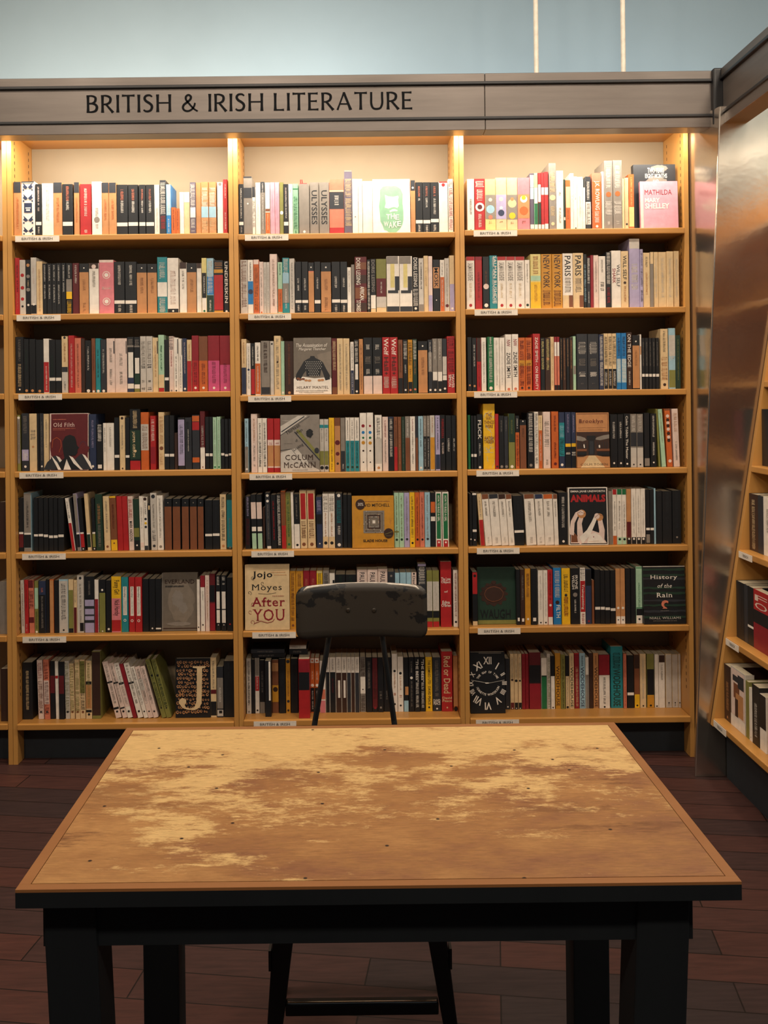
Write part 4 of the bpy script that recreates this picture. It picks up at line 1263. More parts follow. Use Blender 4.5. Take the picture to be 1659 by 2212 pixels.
# ================================================================ books displayed with their covers facing out
def fo(bay, row, ox, oy, k, x0, x1, top, yo, base, draw, label, th=.022, over=False, tilt=3.0, spine=None):
    y = D + yo; zs = shz(bay, row); pyt = oy + top / k
    ym = pyt + 60
    xa = P(ox + x0 / k, ym, y).x; xb = P(ox + x1 / k, ym, y).x; h = P(ox + (x0 + x1) / 2 / k, pyt, y).z - zs
    FACE.append(dict(bay=bay, row=row, xa=xa, xb=xb, y=y, h=h, base=base, draw=draw, label=label, th=th, over=over, tilt=tilt, spine=spine))
class Cov(Marks):
    """cover printing in fractions: u across 0..1, v down 0..1"""
    def R(s, u0, v0, u1, v1, c): s.rect(u0 * s.w, u1 * s.w, (1 - v1) * s.h, (1 - v0) * s.h, c)
    def Pl(s, pts, c): s.poly([(u * s.w, (1 - v) * s.h) for u, v in pts], c)
    def E(s, u, v, ru, rv, c, n=16): s.disc(u * s.w, (1 - v) * s.h, ru * s.w, rv * s.h, c, n)
    def X(s, u0, v0, u1, v1, txt, c, **k): s.across(u0 * s.w, u1 * s.w, (1 - v1) * s.h, (1 - v0) * s.h, txt, c, **k)
    def L(s, pts, wd, c):
        for (a, b), (e, f) in zip(pts, pts[1:]):
            x0, z0, x1, z1 = a * s.w, (1 - b) * s.h, e * s.w, (1 - f) * s.h
            l = math.hypot(x1 - x0, z1 - z0) or 1; nx, nz = -(z1 - z0) / l * wd / 2, (x1 - x0) / l * wd / 2
            s.poly([(x0 + nx, z0 + nz), (x0 - nx, z0 - nz), (x1 - nx, z1 - nz), (x1 + nx, z1 + nz)], c); s.y += 0.00012
        s.step()
    def S(s, u0, v0, u1, v1, c, seed=1):       # one line of tiny print
        rng = random.Random(seed); x = u0
        while x < u1:
            l = rng.uniform(.012, .03); s.R(x, v0 + (v1 - v0) * .2 * rng.random(), min(x + l, u1), v1, c); s.y += 0.00012; x += l + .012
        s.step()
    def rough(s, cu, cv, ru, rv, c, n=36, j=.08, seed=1, a0=0, a1=2 * math.pi):
        rng = random.Random(seed)
        s.Pl([(cu + ru * (1 + rng.uniform(-j, j)) * math.cos(a0 + (a1 - a0) * i / n), cv + rv * (1 + rng.uniform(-j, j)) * math.sin(a0 + (a1 - a0) * i / n)) for i in range(n)], c)
def c_wake(c):
    c.Pl([(.2, .35), (.2, .2), (.27, .14), (.4, .12), (.5, .13), (.62, .12), (.75, .18), (.81, .28), (.8, .45), (.82, .6), (.82, .75), (.79, .85), (.72, .93), (.66, .97), (.62, 1.0), (.5, 1.0),
          (.42, .99), (.37, .96), (.3, .95), (.26, .86), (.2, .78), (.19, .65), (.17, .5)], 'j')
    c.Pl([(.33, .29), (.42, .32), (.55, .33), (.68, .31), (.7, .34), (.68, .38), (.7, .5), (.66, .54), (.58, .52), (.5, .53), (.42, .55), (.32, .53), (.35, .45), (.34, .36)], 'W')
    c.Pl([(.45, .59), (.53, .56), (.6, .56), (.66, .58), (.66, .6), (.58, .6), (.5, .61), (.46, .62)], 'W')
    for i, (ch, u, v, d) in enumerate((('T', .36, .655, .0), ('H', .48, .64, .01), ('E', .6, .665, .0), ('W', .29, .79, 0), ('A', .42, .80, .02), ('K', .54, .79, .02), ('E', .65, .785, 0))):
        c.X(u, v, u + (.105 if ch != 'W' else .13), v + .095 + d, ch, 'W', bold=.02)
def c_twoyears(c):
    c.rough(.55, .36, .34, .17, 'G', j=.12, seed=3); c.rough(.32, .5, .17, .1, 'G', j=.1, seed=5); c.rough(.62, .06, .2, .05, 'G', j=.1, seed=6)
    c.X(.34, .05, .73, .13, 'TWO YEARS', 'W', bold=.015); c.X(.28, .14, .8, .21, 'EIGHT MONTHS', 'W', bold=.015); c.X(.45, .23, .6, .29, 'AND', 'W', bold=.015)
def c_mathilda(c):
    c.R(0, 0, .075, 1, 'p'); c.X(.12, .18, .84, .285, 'MATHILDA', 'r', bold=.0); c.X(.12, .355, .52, .45, 'MARY', 'W', bold=.03); c.X(.12, .47, .77, .585, 'SHELLEY', 'W', bold=.03)
def c_mantel(c):
    c.R(0, 0, 1, .72, 'h'); c.Pl([(.62, .3), (1, .24), (1, .72), (.8, .72)], 'i'); c.R(0, .72, 1, 1, 'W')
    c.Pl([(.03, .7), (.25, .69), (.55, .72), (.97, .7), (.97, .76), (0, .8)], 'W')
    c.Pl([(.05, .72), (.07, .64), (.2, .5), (.27, .42), (.36, .38), (.43, .36), (.45, .325), (.55, .325), (.58, .36), (.7, .4), (.78, .44), (.86, .55), (.96, .67), (.96, .74), (.84, .76), (.76, .6), (.73, .56), (.7, .68), (.34, .68), (.33, .58), (.25, .65), (.2, .72), (.1, .76)], 'K')
    rng = random.Random(4)
    for i in range(9):
        for j in range(9):
            u = .26 + .055 * i + (.027 if j % 2 else 0); v = .42 + .03 * j
            if .3 < u < .76 and abs(u - .52) < .30 - .15 * (v > .55): c.R(u, v, u + .02, v + .012, 'g'); c.y += .00012
    for u, v in ((.12, .72), (.17, .74), (.25, .73), (.33, .755), (.42, .76), (.68, .755), (.76, .75)): c.E(u, v, .05, .02, 'U' if u < .3 else 'T', 8)
    c.X(.07, .10, .9, .165, 'The Assassination of', 'W', shear=.25); c.X(.14, .175, .86, .24, 'Margaret Thatcher', 'W', shear=.25)
    c.X(.08, .855, .92, .90, 'HILARY MANTEL', 'u', serif=True); c.S(.06, .93, .9, .945, 'G', 2); c.S(.14, .96, .8, .975, 'G', 3)
def c_filth(c):
    c.R(.03, .01, .985, .995, 'M'); c.S(.08, .10, .42, .112, 's', 3); c.X(.09, .165, .64, .235, 'Old Filth', 'p', serif=True)
    c.S(.08, .26, .66, .27, 's', 5); c.S(.08, .285, .4, .292, 's', 6)
    def fig(x, y, sc, suit, shirt, face):
        c.Pl([(x + a * sc, y + b * sc * .62) for a, b in ((-.16, .32), (-.17, .1), (-.1, -.04), (.02, -.09), (.14, -.04), (.18, .06), (.2, .2), (.26, .28), (.22, .33), (.22, .42), (.16, .5), (.02, .5), (-.02, .6), (-.12, .55))], face)
        c.Pl([(x + a * sc, min(.985, y + b * sc * .62)) for a, b in ((-.05, .5), (.02, .52), (.1, .62), (.25, .85), (.36, 1.2), (.42, 1.6), (-.42, 1.6), (-.36, 1.0), (-.25, .7))], suit)
        c.Pl([(x + a * sc, min(.985, y + b * sc * .62)) for a, b in ((.0, .5), (.1, .55), (.28, .8), (.36, 1.2), (.30, 1.05), (.12, .72))], shirt)
    fig(.84, .48, .75, 'N', 'W', 'M'); c.L([(.76, .6), (.8, .52), (.86, .49), (.93, .52), (.96, .58)], .0012, 'n')
    fig(.16, .46, .9, 'N', 'W', 'M'); c.L([(.06, .6), (.08, .46), (.18, .42), (.28, .47), (.3, .57), (.24, .68)], .0012, 'O')
    fig(.5, .43, 1.0, 'K', 'W', 'K')
    c.Pl([(.36, .985), (.44, .80), (.5, .9), (.56, .985)], 'W'); c.Pl([(.02, .72), (.2, .86), (.3, .985), (.22, .985)], 'W')
def c_mccann(c):
    c.Pl([(0, .2), (.45, .02), (.7, .02), (0, .35)], 'g'); c.L([(.02, .3), (.62, .03)], .004, 'N'); c.L([(0, .36), (.75, .03)], .0015, 'N')
    c.L([(.36, .3), (1, .80)], .004, 'N'); c.Pl([(.40, .28), (.46, .25), (1, .70), (1, .78)], 'v'); c.Pl([(0, .66), (.4, .58), (.8, .9), (1, .97), (1, 1), (0, 1)], 'g')
    c.L([(.0, .62), (.28, .60), (.62, .9)], .0015, 'N'); c.S(.05, .1, .3, .11, 'g', 8); c.S(.1, .5, .3, .505, 'N', 9); c.S(.62, .82, .9, .825, 'N', 5)
    c.rough(.75, .33, .09, .075, 'K', j=.22, seed=7); c.E(.93, .63, .06, .05, 'N')
    def dia(txt, u, v, size, ang=33):
        vs, fs, ar = text2d(txt, 0, 0, True); a = math.radians(ang); L = size * ar * .8
        c.mb.add([(u * c.w + (p * L) * math.cos(a) - q * size * math.sin(a), c.y, (1 - v) * c.h + (p * L) * math.sin(a) + q * size * math.cos(a)) for p, q in vs], fs, bmat('K')); c.step()
    dia('Thirteen', .17, .35, .0135); dia('Ways', .42, .36, .0135); dia('of', .4, .48, .009); dia('Looking', .36, .65, .0135)
    c.X(.12, .70, .84, .79, 'COLUM', 'u', serif=True); c.X(.08, .83, .9, .925, 'McCANN', 'u', serif=True); c.S(.3, .96, .7, .97, 'G', 3)
def c_brooklyn(c):
    c.R(0, 0, 1, .37, 'T'); c.R(.02, .015, .98, .03, 'U'); c.L([(.965, .03), (.965, .36)], .002, 'U'); c.R(0, .35, 1, .385, 'u')
    c.S(.06, .27, .9, .28, 'U', 2); c.S(.06, .31, .8, .32, 'U', 3)
    c.R(0, .385, 1, .80, 'u')
    c.Pl([(0, .42), (.12, .43), (.26, .46), (.3, .50), (.18, .52), (0, .50)], 'G'); c.Pl([(1, .40), (.82, .415), (.62, .45), (.56, .49), (.72, .505), (1, .47)], 'G')
    c.R(.31, .42, .58, .5, 'K'); c.R(.36, .50, .54, .76, 'K'); c.R(.39, .52, .51, .76, 'N')
    for i in range(5): c.R(.02 + .06 * i, .54, .035 + .06 * i, .68, 'N'); c.R(.62 + .075 * i, .53, .635 + .075 * i, .68, 'N')
    c.R(0, .66, .3, .70, 'U'); c.R(.6, .66, 1, .70, 'U'); c.R(.0, .72, .28, .77, 'K'); c.R(.62, .72, 1, .78, 'K')
    c.Pl([(.21, .64), (.20, .59), (.215, .565), (.235, .59), (.245, .64)], 'W'); c.Pl([(.67, .64), (.665, .6), (.69, .585), (.71, .6), (.71, .64)], 'W')
    c.Pl([(0, .84), (.3, .78), (.62, .78), (1, .83), (1, 1), (0, 1)], 'T'); c.Pl([(.1, 1), (.36, .78), (.55, .78), (.85, 1)], 'C')
    c.X(.08, .12, .82, .205, 'Brooklyn', 'M', serif=True, shear=.1); c.X(.10, .915, .93, .96, 'COLM TÓIBÍN', 'u', serif=True)
def c_slade(c):
    c.L([(.04, .02), (.04, .99)], .0012, 'T'); c.S(.32, .10, .9, .115, 'U', 2); c.X(.17, .15, .9, .21, 'DAVID MITCHELL', 'K', bold=.01)
    rng = random.Random(9)
    cols = 'GhiuGhiW'
    for i in range(8):
        e = .25 - .031 * i; f = .215 - .0265 * i
        c.R(.52 - e, .50 - f, .52 + e, .50 + f, cols[i])
    for i in range(70):
        a = rng.random(); r = rng.choice((.24, .20, .16, .11)); s_ = rng.choice((-1, 1)); u, v = (a * 2 - 1) * r, s_ * r
        if rng.random() < .5: u, v = v, u
        c.R(.52 + u - .008, .5 + v * .86 - .005, .52 + u + .008, .5 + v * .86 + .005, rng.choice('uWTh')); c.y += .00012
    c.step()
    for u, v in ((.16, .5), (.9, .5)): c.L([(u, v - .06), (u + .03, v - .03), (u, v), (u + .03, v + .03), (u, v + .06)], .001, 'T')
    c.X(.26, .835, .84, .885, 'SLADE HOUSE', 'K', bold=.02)
    c.E(.2, .16, .115, .10, 'u', 24); c.X(.14, .13, .27, .19, '30%', 'W'); c.E(.87, .72, .115, .095, 'u', 24); c.L([(.78, .74), (.96, .69)], .0015, 'v'); c.L([(.8, .77), (.94, .77)], .001, 'v')
def c_animals(c):
    c.R(.025, .015, .975, .985, 'K'); c.X(.06, .05, .94, .095, 'EMMA JANE UNSWORTH', 'W', bold=.02); c.X(.05, .125, .95, .255, 'ANIMALS', 'R', bold=.05)
    def limb(pts, ws, col):
        L_ = []; R_ = []
        for i, (u, v) in enumerate(pts):
            a, b = pts[max(0, i - 1)], pts[min(len(pts) - 1, i + 1)]; dx, dy = b[0] - a[0], b[1] - a[1]; l = math.hypot(dx, dy) or 1
            L_.append((u - dy / l * ws[i], v + dx / l * ws[i])); R_.append((u + dy / l * ws[i], v - dx / l * ws[i]))
        c.Pl(L_ + R_[::-1], col)
    c.Pl([(.04, .97), (.05, .7), (.2, .85), (.5, .78), (.6, .75), (.8, .8), (.96, .97)], 'p'); c.Pl([(.05, .95), (.06, .75), (.2, .83), (.22, .95)], 'U')
    limb([(.33, .97), (.28, .8), (.27, .62), (.33, .5)], [.07, .075, .06, .05], 'p'); limb([(.06, .82), (.1, .6), (.2, .47), (.34, .42)], [.06, .05, .045, .04], 'p')
    c.E(.33, .46, .11, .075, 'T'); c.E(.31, .44, .08, .045, 'p'); c.L([(.22, .45), (.3, .42), (.42, .46)], .0015, 'U')
    limb([(.3, .92), (.5, .78), (.62, .62), (.7, .5)], [.07, .06, .045, .04], 'W'); limb([(.82, .9), (.84, .75), (.8, .6), (.8, .5)], [.075, .07, .06, .05], 'p')
    c.E(.78, .52, .1, .065, 'T'); c.E(.72, .5, .07, .05, 'p'); c.L([(.66, .53), (.76, .47), (.88, .5)], .0015, 'U')
    c.Pl([(.45, .97), (.52, .82), (.66, .79), (.8, .84), (.93, .97)], 'W'); c.E(.62, .86, .012, .012, 'r', 8); c.L([(.5, .94), (.75, .93)], .001, 'T')
def c_ever(c):
    c.R(0, 0, .03, 1, 'G'); c.rough(.55, .5, .36, .36, 'i', j=.10, seed=2); c.rough(.45, .45, .16, .14, 'G', j=.15, seed=3); c.rough(.6, .6, .12, .1, 'G', j=.15, seed=5); c.rough(.5, .88, .34, .035, 'G', j=.15, seed=4); c.R(.04, .95, 1, .965, 'u')
    c.X(.09, .115, .92, .185, 'EVERLAND', 'u'); c.S(.1, .215, .62, .245, 'K', 4)
def c_after(c):
    c.X(.17, .10, .62, .225, 'Jojo', 'K', serif=True, bold=.02); c.X(.15, .30, .83, .42, 'Moyes', 'K', serif=True)
    c.X(.14, .50, .9, .64, 'After', 'r', serif=True, bold=.01); c.X(.17, .68, .9, .86, 'YOU', 'r', serif=True, bold=.005)
    for cx, cy, r, s_, col in ((.18, .2, .05, 1, 'K'), (.4, .285, .05, 1, 'K'), (.10, .43, .05, -1, 'K'), (.18, .6, .05, 1, 'r'), (.12, .72, .05, 1, 'r'), (.16, .88, .06, -1, 'r')):
        c.L([(cx + r * (1 - t / 14) * math.cos(s_ * t * .55 + 1), cy + r * .7 * (1 - t / 14) * math.sin(s_ * t * .55 + 1)) for t in range(12)], .0013, col)
    c.L([(.2, .9), (.35, .86), (.5, .89), (.62, .87), (.66, .83)], .002, 'r'); c.L([(.3, .44), (.5, .45), (.7, .43)], .0012, 'K')
    c.S(.58, .075, .9, .085, 'C', 2); c.S(.58, .11, .92, .12, 'T', 3); c.S(.66, .15, .94, .16, 'T', 4); c.S(.62, .475, .88, .485, 'r', 5)
def c_waugh(c):
    rng = random.Random(3)
    c.rough(.43, .47, .33, .19, 'u', n=40, j=.10, seed=8)
    for a in range(12): c.E(.43 + .33 * math.cos(a * .5236), .47 + .19 * math.sin(a * .5236), .05, .03, 'u', 8)
    c.E(.43, .26, .07, .03, 'u', 8); c.rough(.43, .47, .25, .135, 'U', j=.03, seed=9); c.rough(.43, .47, .24, .125, 'u', j=.03, seed=9)
    c.X(.06, .74, .86, .9, 'WAUGH', 'K'); c.R(0, .93, 1, 1, 'v')
def c_rain(c):
    rng = random.Random(5)
    for v in (.04, .14, .2, .36, .45, .58, .66, .76, .86):
        c.Pl([(.0, v)] + [(i / 8, v + rng.uniform(-.006, .006)) for i in range(1, 9)] + [(1, v + .035)] + [(1 - i / 8, v + .035 + rng.uniform(-.01, .01)) for i in range(1, 9)], 'N' if v in (.58, .2, .76) else 'd')
    c.R(0, 0, 1, .012, 'g')
    c.X(.17, .155, .82, .245, 'History', 'W', serif=True, bold=.005); c.X(.34, .305, .68, .375, 'of the', 'W', serif=True, shear=.3); c.X(.31, .46, .69, .54, 'Rain', 'W', serif=True, bold=.005)
    c.Pl([(.55, .595), (.5, .59), (.44, .61), (.42, .65), (.43, .69), (.47, .715), (.44, .735), (.49, .735), (.56, .735), (.54, .715), (.5, .70), (.48, .67), (.5, .64), (.55, .63), (.58, .645), (.59, .61)], 's')
    c.S(.4, .765, .6, .775, 'G', 4); c.X(.13, .875, .88, .915, 'NIALL WILLIAMS', 'g', serif=True); c.S(.22, .94, .78, .95, 'G', 6)
def c_jay(c):
    rng = random.Random(6)
    for i in range(11):
        for j in range(13):
            u = .06 + .085 * i + (.04 if j % 2 else 0) + rng.uniform(-.015, .015); v = .06 + .07 * j + rng.uniform(-.012, .012)
            if u > .95: continue
            r = rng.uniform(.022, .042); c.E(u, v, r, r * .72, 'T', 10); c.E(u + .004, v - .004, r * .62, r * .42, 'N', 8); c.y += .0002
    c.step(); c.step()
    c.Pl([(.5, .13), (.86, .13), (.86, .155), (.77, .165), (.755, .6), (.75, .75), (.69, .83), (.55, .87), (.34, .86), (.2, .83), (.12, .76), (.12, .70), (.2, .66), (.31, .69), (.31, .745), (.27, .78), (.3, .82), (.42, .84), (.54, .82), (.6, .74), (.61, .6), (.62, .165), (.5, .155)], 'C')
    c.E(.2, .73, .10, .06, 'C'); c.R(.13, .56, .15, .64, 'T'); c.R(.20, .56, .22, .64, 'T'); c.R(.13, .59, .22, .605, 'T')
def c_clock(c):
    def rad(txt, ang, r, size, bold=.0, flip=False):
        vs, fs, ar = text2d(txt, bold); a = math.radians(ang)
        cx, cz = .5 * c.w, .49 * c.h; L = size * min(ar, 1.4) * .8
        ux, uz = math.sin(a), math.cos(a); tx, tz = uz, -ux
        if flip: ux, uz, tx, tz = -ux, -uz, -tx, -tz
        bx, bz = cx + math.sin(a) * r, cz + math.cos(a) * r
        c.mb.add([(bx + tx * (p - .5) * L + ux * (q - .5) * size, c.y, bz + tz * (p - .5) * L + uz * (q - .5) * size) for p, q in vs], fs, bmat('W')); c.y -= .00003
    R_ = .086
    for i, n_ in enumerate(('XII', 'I', 'II', 'III', 'IIII', 'V', 'VI', 'VII', 'VIII', 'IX', 'X', 'XI')):
        a = i * 30; rx = abs(math.sin(math.radians(a))); rad(n_, a, R_ - .022 * rx, .028 if rx < .8 else .018, .02)
    t1 = 'THE GAP OF TIME'
    for i, ch in enumerate(t1):
        if ch != ' ': rad(ch, -62 + i * 124 / (len(t1) - 1), .043, .0085, .02)
    t2 = 'JEANETTE WINTERSON'
    for i, ch in enumerate(t2):
        if ch != ' ': rad(ch, 250 - i * 140 / (len(t2) - 1), .043, .0085, .02, True)
    c.step(); c.L([(.02, .455), (.45, .50), (.56, .505)], .0012, 'W'); c.L([(.45, .515), (.98, .46)], .001, 'W'); c.E(.48, .505, .06, .01, 'W', 10)
    c.R(.25, .015, .9, .022, 'G'); c.R(.25, .0, .9, .004, 'G')
fo(2, 0, 740, 340, K1, 416, 931, 298, .012, 'W', c_wake, 'white book facing out with green bearded head on its cover, top shelf')
fo(3, 0, 1230, 330, K1, 893, 1474, 158, .055, 'N', c_twoyears, 'dark book with grey cloud standing behind the pink book, top shelf', th=.03, tilt=2.5)
fo(3, 0, 1230, 330, K1, 985, 1502, 390, .014, 'z', c_mathilda, 'small pink book facing out in front of the dark cloud book, top shelf', over=True, th=.018)
fo(2, 2, 505, 710, K3, 428, 699, 66, .012, 'h', c_mantel, 'book facing out with headless lattice jacket at a white table, bay behind chair')
fo(1, 3, 15, 875, K3, 305, 581, 62, .012, 'p', c_filth, 'maroon book facing out with three suited figures, fourth shelf, bay under BRITISH')
fo(2, 3, 510, 875, K3, 318, 597, 72, .012, 'G', c_mccann, 'grey book facing out with slanted title and black splotch, bay behind chair')
fo(3, 3, 1000, 865, K3, 817, 1051, 90, .012, 'T', c_brooklyn, 'sepia book facing out with a dim porch scene, fourth shelf, bay beside pillar')
fo(2, 4, 510, 1045, K3, 832, 1132, 91, .012, 'o', c_slade, 'golden yellow book facing out with nested grey squares, bay behind chair')
fo(3, 4, 1000, 1040, K3, 760, 1041, 47, .012, 'W', c_animals, 'black book facing out with red capitals above two bent figures, bay beside pillar')
fo(1, 5, 20, 1225, K3, 1092, 1346, 48, .045, 'h', c_ever, 'dim grey brown book facing out with faded capitals, sixth shelf, bay under BRITISH')
fo(2, 5, 515, 1205, K3, 46, 364, 56, .010, 'C', c_after, 'cream book facing out with curly black and crimson lettering, beside chair backrest')
fo(3, 5, 1005, 1205, K3, 90, 361, 75, .045, 'd', c_waugh, 'dark green book facing out with a brown scalloped plaque, bay beside pillar')
fo(3, 5, 1005, 1205, K3, 1280, 1580, 65, .012, 'K', c_rain, 'black book facing out with a small curled orange fish, bay beside pillar')
fo(1, 6, 20, 1395, K3, 1190, 1441, 98, .045, 'K', c_jay, 'dark book facing out with a large cream letter J over a bead pattern')
fo(3, 6, 1005, 1390, K3, 38, 287, 70, .05, 'K', c_clock, 'black book facing out with a white clock face of Roman numerals')
def make_faces():
    for f in FACE:
        w_, h, th = f['xb'] - f['xa'], f['h'], f['th']; zs = shz(f['bay'], f['row']); mb = MB(); m = bmat(f['base'])
        lo = BX[f['bay'] - 1] + T + .001; hi = BX[f['bay']] - T - .001
        if f['xb'] > hi: f['xa'] -= f['xb'] - hi
        if f['xa'] < lo: f['xa'] = lo
        mb.box((0, 0, 0), (w_, .0012, h), m); mb.box((0, th - .0012, 0), (w_, th, h), m); mb.box((0, .0012, 0), (.0012, th - .0012, h), m)
        c = Cov(mb, w_, h); f['draw'](c)
        o = mb.build('book'); a = math.radians(f['tilt'])
        o.location = (f['xa'], f['y'], zs + .0005 + th * math.sin(a)); o.rotation_euler = (-a, 0, 0)
        tag(o, f['label'], 'book', f"books on the {ROWNAME[f['row']]} shelf of the {BAYNAME[f['bay']]}")
        pg = MB(); pg.box((.0016, .0016, .001), (w_ - .002, th - .0016, h - .002), M_PAGES); pg.build('page_block', o)
# ================================================================ slanted unit on the steel pillar's side
GY = PYF - 0.004                  # far face of its end panel
ub = P(1543, 1551, GY - .025); um = P(1640, 900, GY - .025)
sl = (um.x - ub.x) / (um.z - ub.z)
def ufx(z): return ub.x + sl * (z - ub.z)
unit = empty('slanted_bookcase', (ub.x + .2, 2.9, 0))
tag(unit, 'slanted tan bookcase running towards the viewer from the steel pillar', 'bookcase')
YN = 2.15
def gable(y0, y1, name):
    k = MB(); zb, zt_ = ub.z - .03, 2.30
    k.hexa([(ufx(zb), y0, zb), (1.90, y0, zb), (1.90, y1, zb), (ufx(zb), y1, zb), (ufx(zt_), y0, zt_), (1.92, y0, zt_), (1.92, y1, zt_), (ufx(zt_), y1, zt_)], M_MAPLE)
    local(unit, k).build(name, unit)
gable(GY - .025, GY, 'side_panel'); gable(YN - .025, YN, 'side_panel')
k = MB(); k.box((1.905, YN, .2), (1.925, GY - .026, 2.3), M_MAPLE); local(unit, k).build('back_panel', unit)
k = MB(); k.box((ufx(.1) + .07, YN, 0), (ufx(.1) + .09, GY - .002, ub.z - .03), M_KICK); local(unit, k).build('kick_board', unit)
USH = [P(1543, 1551, GY - .025).z, P(1575, 1375, GY - .025).z, P(1606, 1187, GY - .025).z, P(1636, 1006, GY - .025).z]
USH += [USH[-1] + .30, USH[-1] + .60, USH[-1] + .9]
for i, z in enumerate(USH):
    k = MB(); k.box((ufx(z) - .004, YN + .001, z - ST), (1.90, GY - .026, z), M_MAPLE_X); s = local(unit, k).build('shelf', unit, bevel=.003)
    if i < 3:
        q = MB(); y0, y1 = GY - .033, GY - .15
        q.box((-.0015, -.117, -.0225), (0, 0, 0), M_PAPER)
        vs, fs, ar = text2d('FRENCH'); q.add([(-.0018, -.038 - a * .045, -.0165 + b * .010) for a, b in vs], fs, M_INK)
        l_ = q.build('shelf_label', s); l_.location = (ufx(z) - .0045 - unit.location[0], y0 - unit.location[1], z - .003)
UB = [  # shelf, width, height, colour, marks (fractions of height from the top), label
    (0, .062, .195, 'u', [('s', 'T', .3, .8), ('d', 'T', .93, .005)], 'thick dark brown book against the end panel, lowest shelf of slanted bookcase'),
    (0, .130, .205, 'g', [('r', 'p', .05, .95, .02, .8), ('r', 'U', .2, .6, .25, .5), ('r', 'T', .35, .85, .4, .78), ('r', 'N', .15, .5, .12, .22), ('r', 'N', .5, .9, .08, .3), ('r', 'u', .3, .5, .5, .8), ('b', 'W', .80, 1)], 'pale illustrated book facing out on the lowest shelf of slanted bookcase'),
    (0, .028, .19, 'v', [], 'olive book beside the pale illustrated one, slanted bookcase'),
    (0, .024, .175, 'W', [('d', 'N', .93, .002)], 'thin white book beside the olive one, slanted bookcase'),
    (0, .060, .195, 'K', [('s', 'W', .3, .85)], 'thick black book with white lettering, lowest shelf, slanted bookcase'),
    (0, .050, .18, 'W', [('b', 'K', 0, .6)], 'white and black book beyond the lettered black one, slanted bookcase'),
    (1, .070, .20, 'K', [('s', 'N', .2, .8)], 'wide black book against the end panel, second shelf up, slanted bookcase'),
    (1, .030, .20, 'N', [], 'narrow charcoal book, second shelf up, slanted bookcase'),
    (1, .050, .20, 'K', [('b', 'W', .66, .70)], 'black book with white sticker, second shelf up, slanted bookcase'),
    (1, .125, .20, 'R', [('b', 'K', .34, .56), ('t', 'p', .08, .18, 'F'), ('t', 'p', .20, .31, 'O'), ('b', 'r', .56, 1)], 'red book with black band facing out, second shelf up, slanted bookcase'),
    (1, .050, .19, 'W', [], 'white book after the red one, second shelf up, slanted bookcase'),
    (2, .075, .20, 'u', [('s', 'C', .1, .95)], 'dark ring-edged book against the end panel, third shelf up, slanted bookcase'),
    (2, .045, .20, 'N', [], 'charcoal book beside the ring-edged one, slanted bookcase'),
    (2, .080, .20, 'W', [('d', 'K', .9, .003), ('s', 'G', .2, .6)], 'white book on the third shelf up, slanted bookcase'),
    (2, .05, .20, 'n', [('s', 'W', .2, .6)], 'navy book on the third shelf up, slanted bookcase'),
    (3, .10, .20, 'K', [('s', 'N', .2, .8)], 'black book against the end panel, fourth shelf up, slanted bookcase'),
    (3, .09, .19, 'M', [], 'maroon book on the fourth shelf up, slanted bookcase')]
FLAT = [  # books lying flat on top of the others, bottom shelf behind the chair: x0,x1,y0,y1 in the 515,1390 reading
    (100, 335, 66, 97, 'K', 'black book lying flat over upright ones, lower of two, bottom shelf, bay behind chair'),
    (90, 330, 34, 64, 'N', 'charcoal book lying flat on the lower black one, bottom shelf, bay behind chair'),
    (366, 496, 58, 98, 'K', 'short black book lying flat nearer the chair rod, bottom shelf, bay behind chair'),
    (366, 486, 26, 57, 'g', 'pale grey book lying flat on the short black one, bottom shelf')]
EDGE = [(4, .19, 'u', 'fifth'), (5, .20, 'G', 'sixth'), (6, .20, 'u', 'bottom')]
N_EXTRA = len(UB) + len(FLAT) + len(EDGE)
def small_book(t, h, dep, c, marks, label, grp, seed=1):
    mb = MB(); pa, pb = book_shell(mb, t, h, dep, c); mk = Marks(mb, t, h); rng = random.Random(seed)
    for m in marks:
        if m[0] == 'b': mk.rect(.0008, t - .0008, max(.0003, h * (1 - m[3])), h * (1 - m[2]), m[1])
        elif m[0] == 'r': mk.rect(m[2] * t, m[3] * t, h * (1 - m[5]), h * (1 - m[4]), m[1])
        elif m[0] == 's': mk.scrib(t / 2, t * .36, h * (1 - m[2]), h * (1 - m[3]), m[1], rng)
        elif m[0] == 'd': mk.disc(t / 2, h * (1 - m[2]), m[3], m[3], m[1])
        elif m[0] == 't': mk.across(t * .1, t * .9, h * (1 - m[3]), h * (1 - m[2]), m[4], m[1])
    o = mb.build('book'); tag(o, label, 'book', grp)
    pg = MB(); pg.box(pa, pb, M_PAGES); pg.build('page_block', o)
    return o
gather(); name_books(); make_books(); make_faces()
yy = {}
for i, (s_, t, h, c, mk_, lab) in enumerate(UB):
    y = yy.get(s_, GY - .028); z = USH[s_]
    o = small_book(t, h, .13 if t < .1 else .03, c, mk_, lab, 'books in the slanted bookcase', i)
    o.location = (ufx(z) + .035, y, z + .0004); o.rotation_euler = (0, 0, -math.pi / 2)
    yy[s_] = y - t - .001
fy = D + .075; zbase = max(d['h'] for d in BOOKS if d['bay'] == 2 and d['row'] == 6 and P(515 + 100 / K3, 1480, fy).x < d['xb'] and d['xa'] < P(515 + 340 / K3, 1480, fy).x) + shz(2, 6)
zb2 = max(d['h'] for d in BOOKS if d['bay'] == 2 and d['row'] == 6 and P(515 + 366 / K3, 1480, fy).x < d['xb'] and d['xa'] < P(515 + 496 / K3, 1480, fy).x) + shz(2, 6)
zz = [zbase + .0008, None, zb2 + .0008, None]
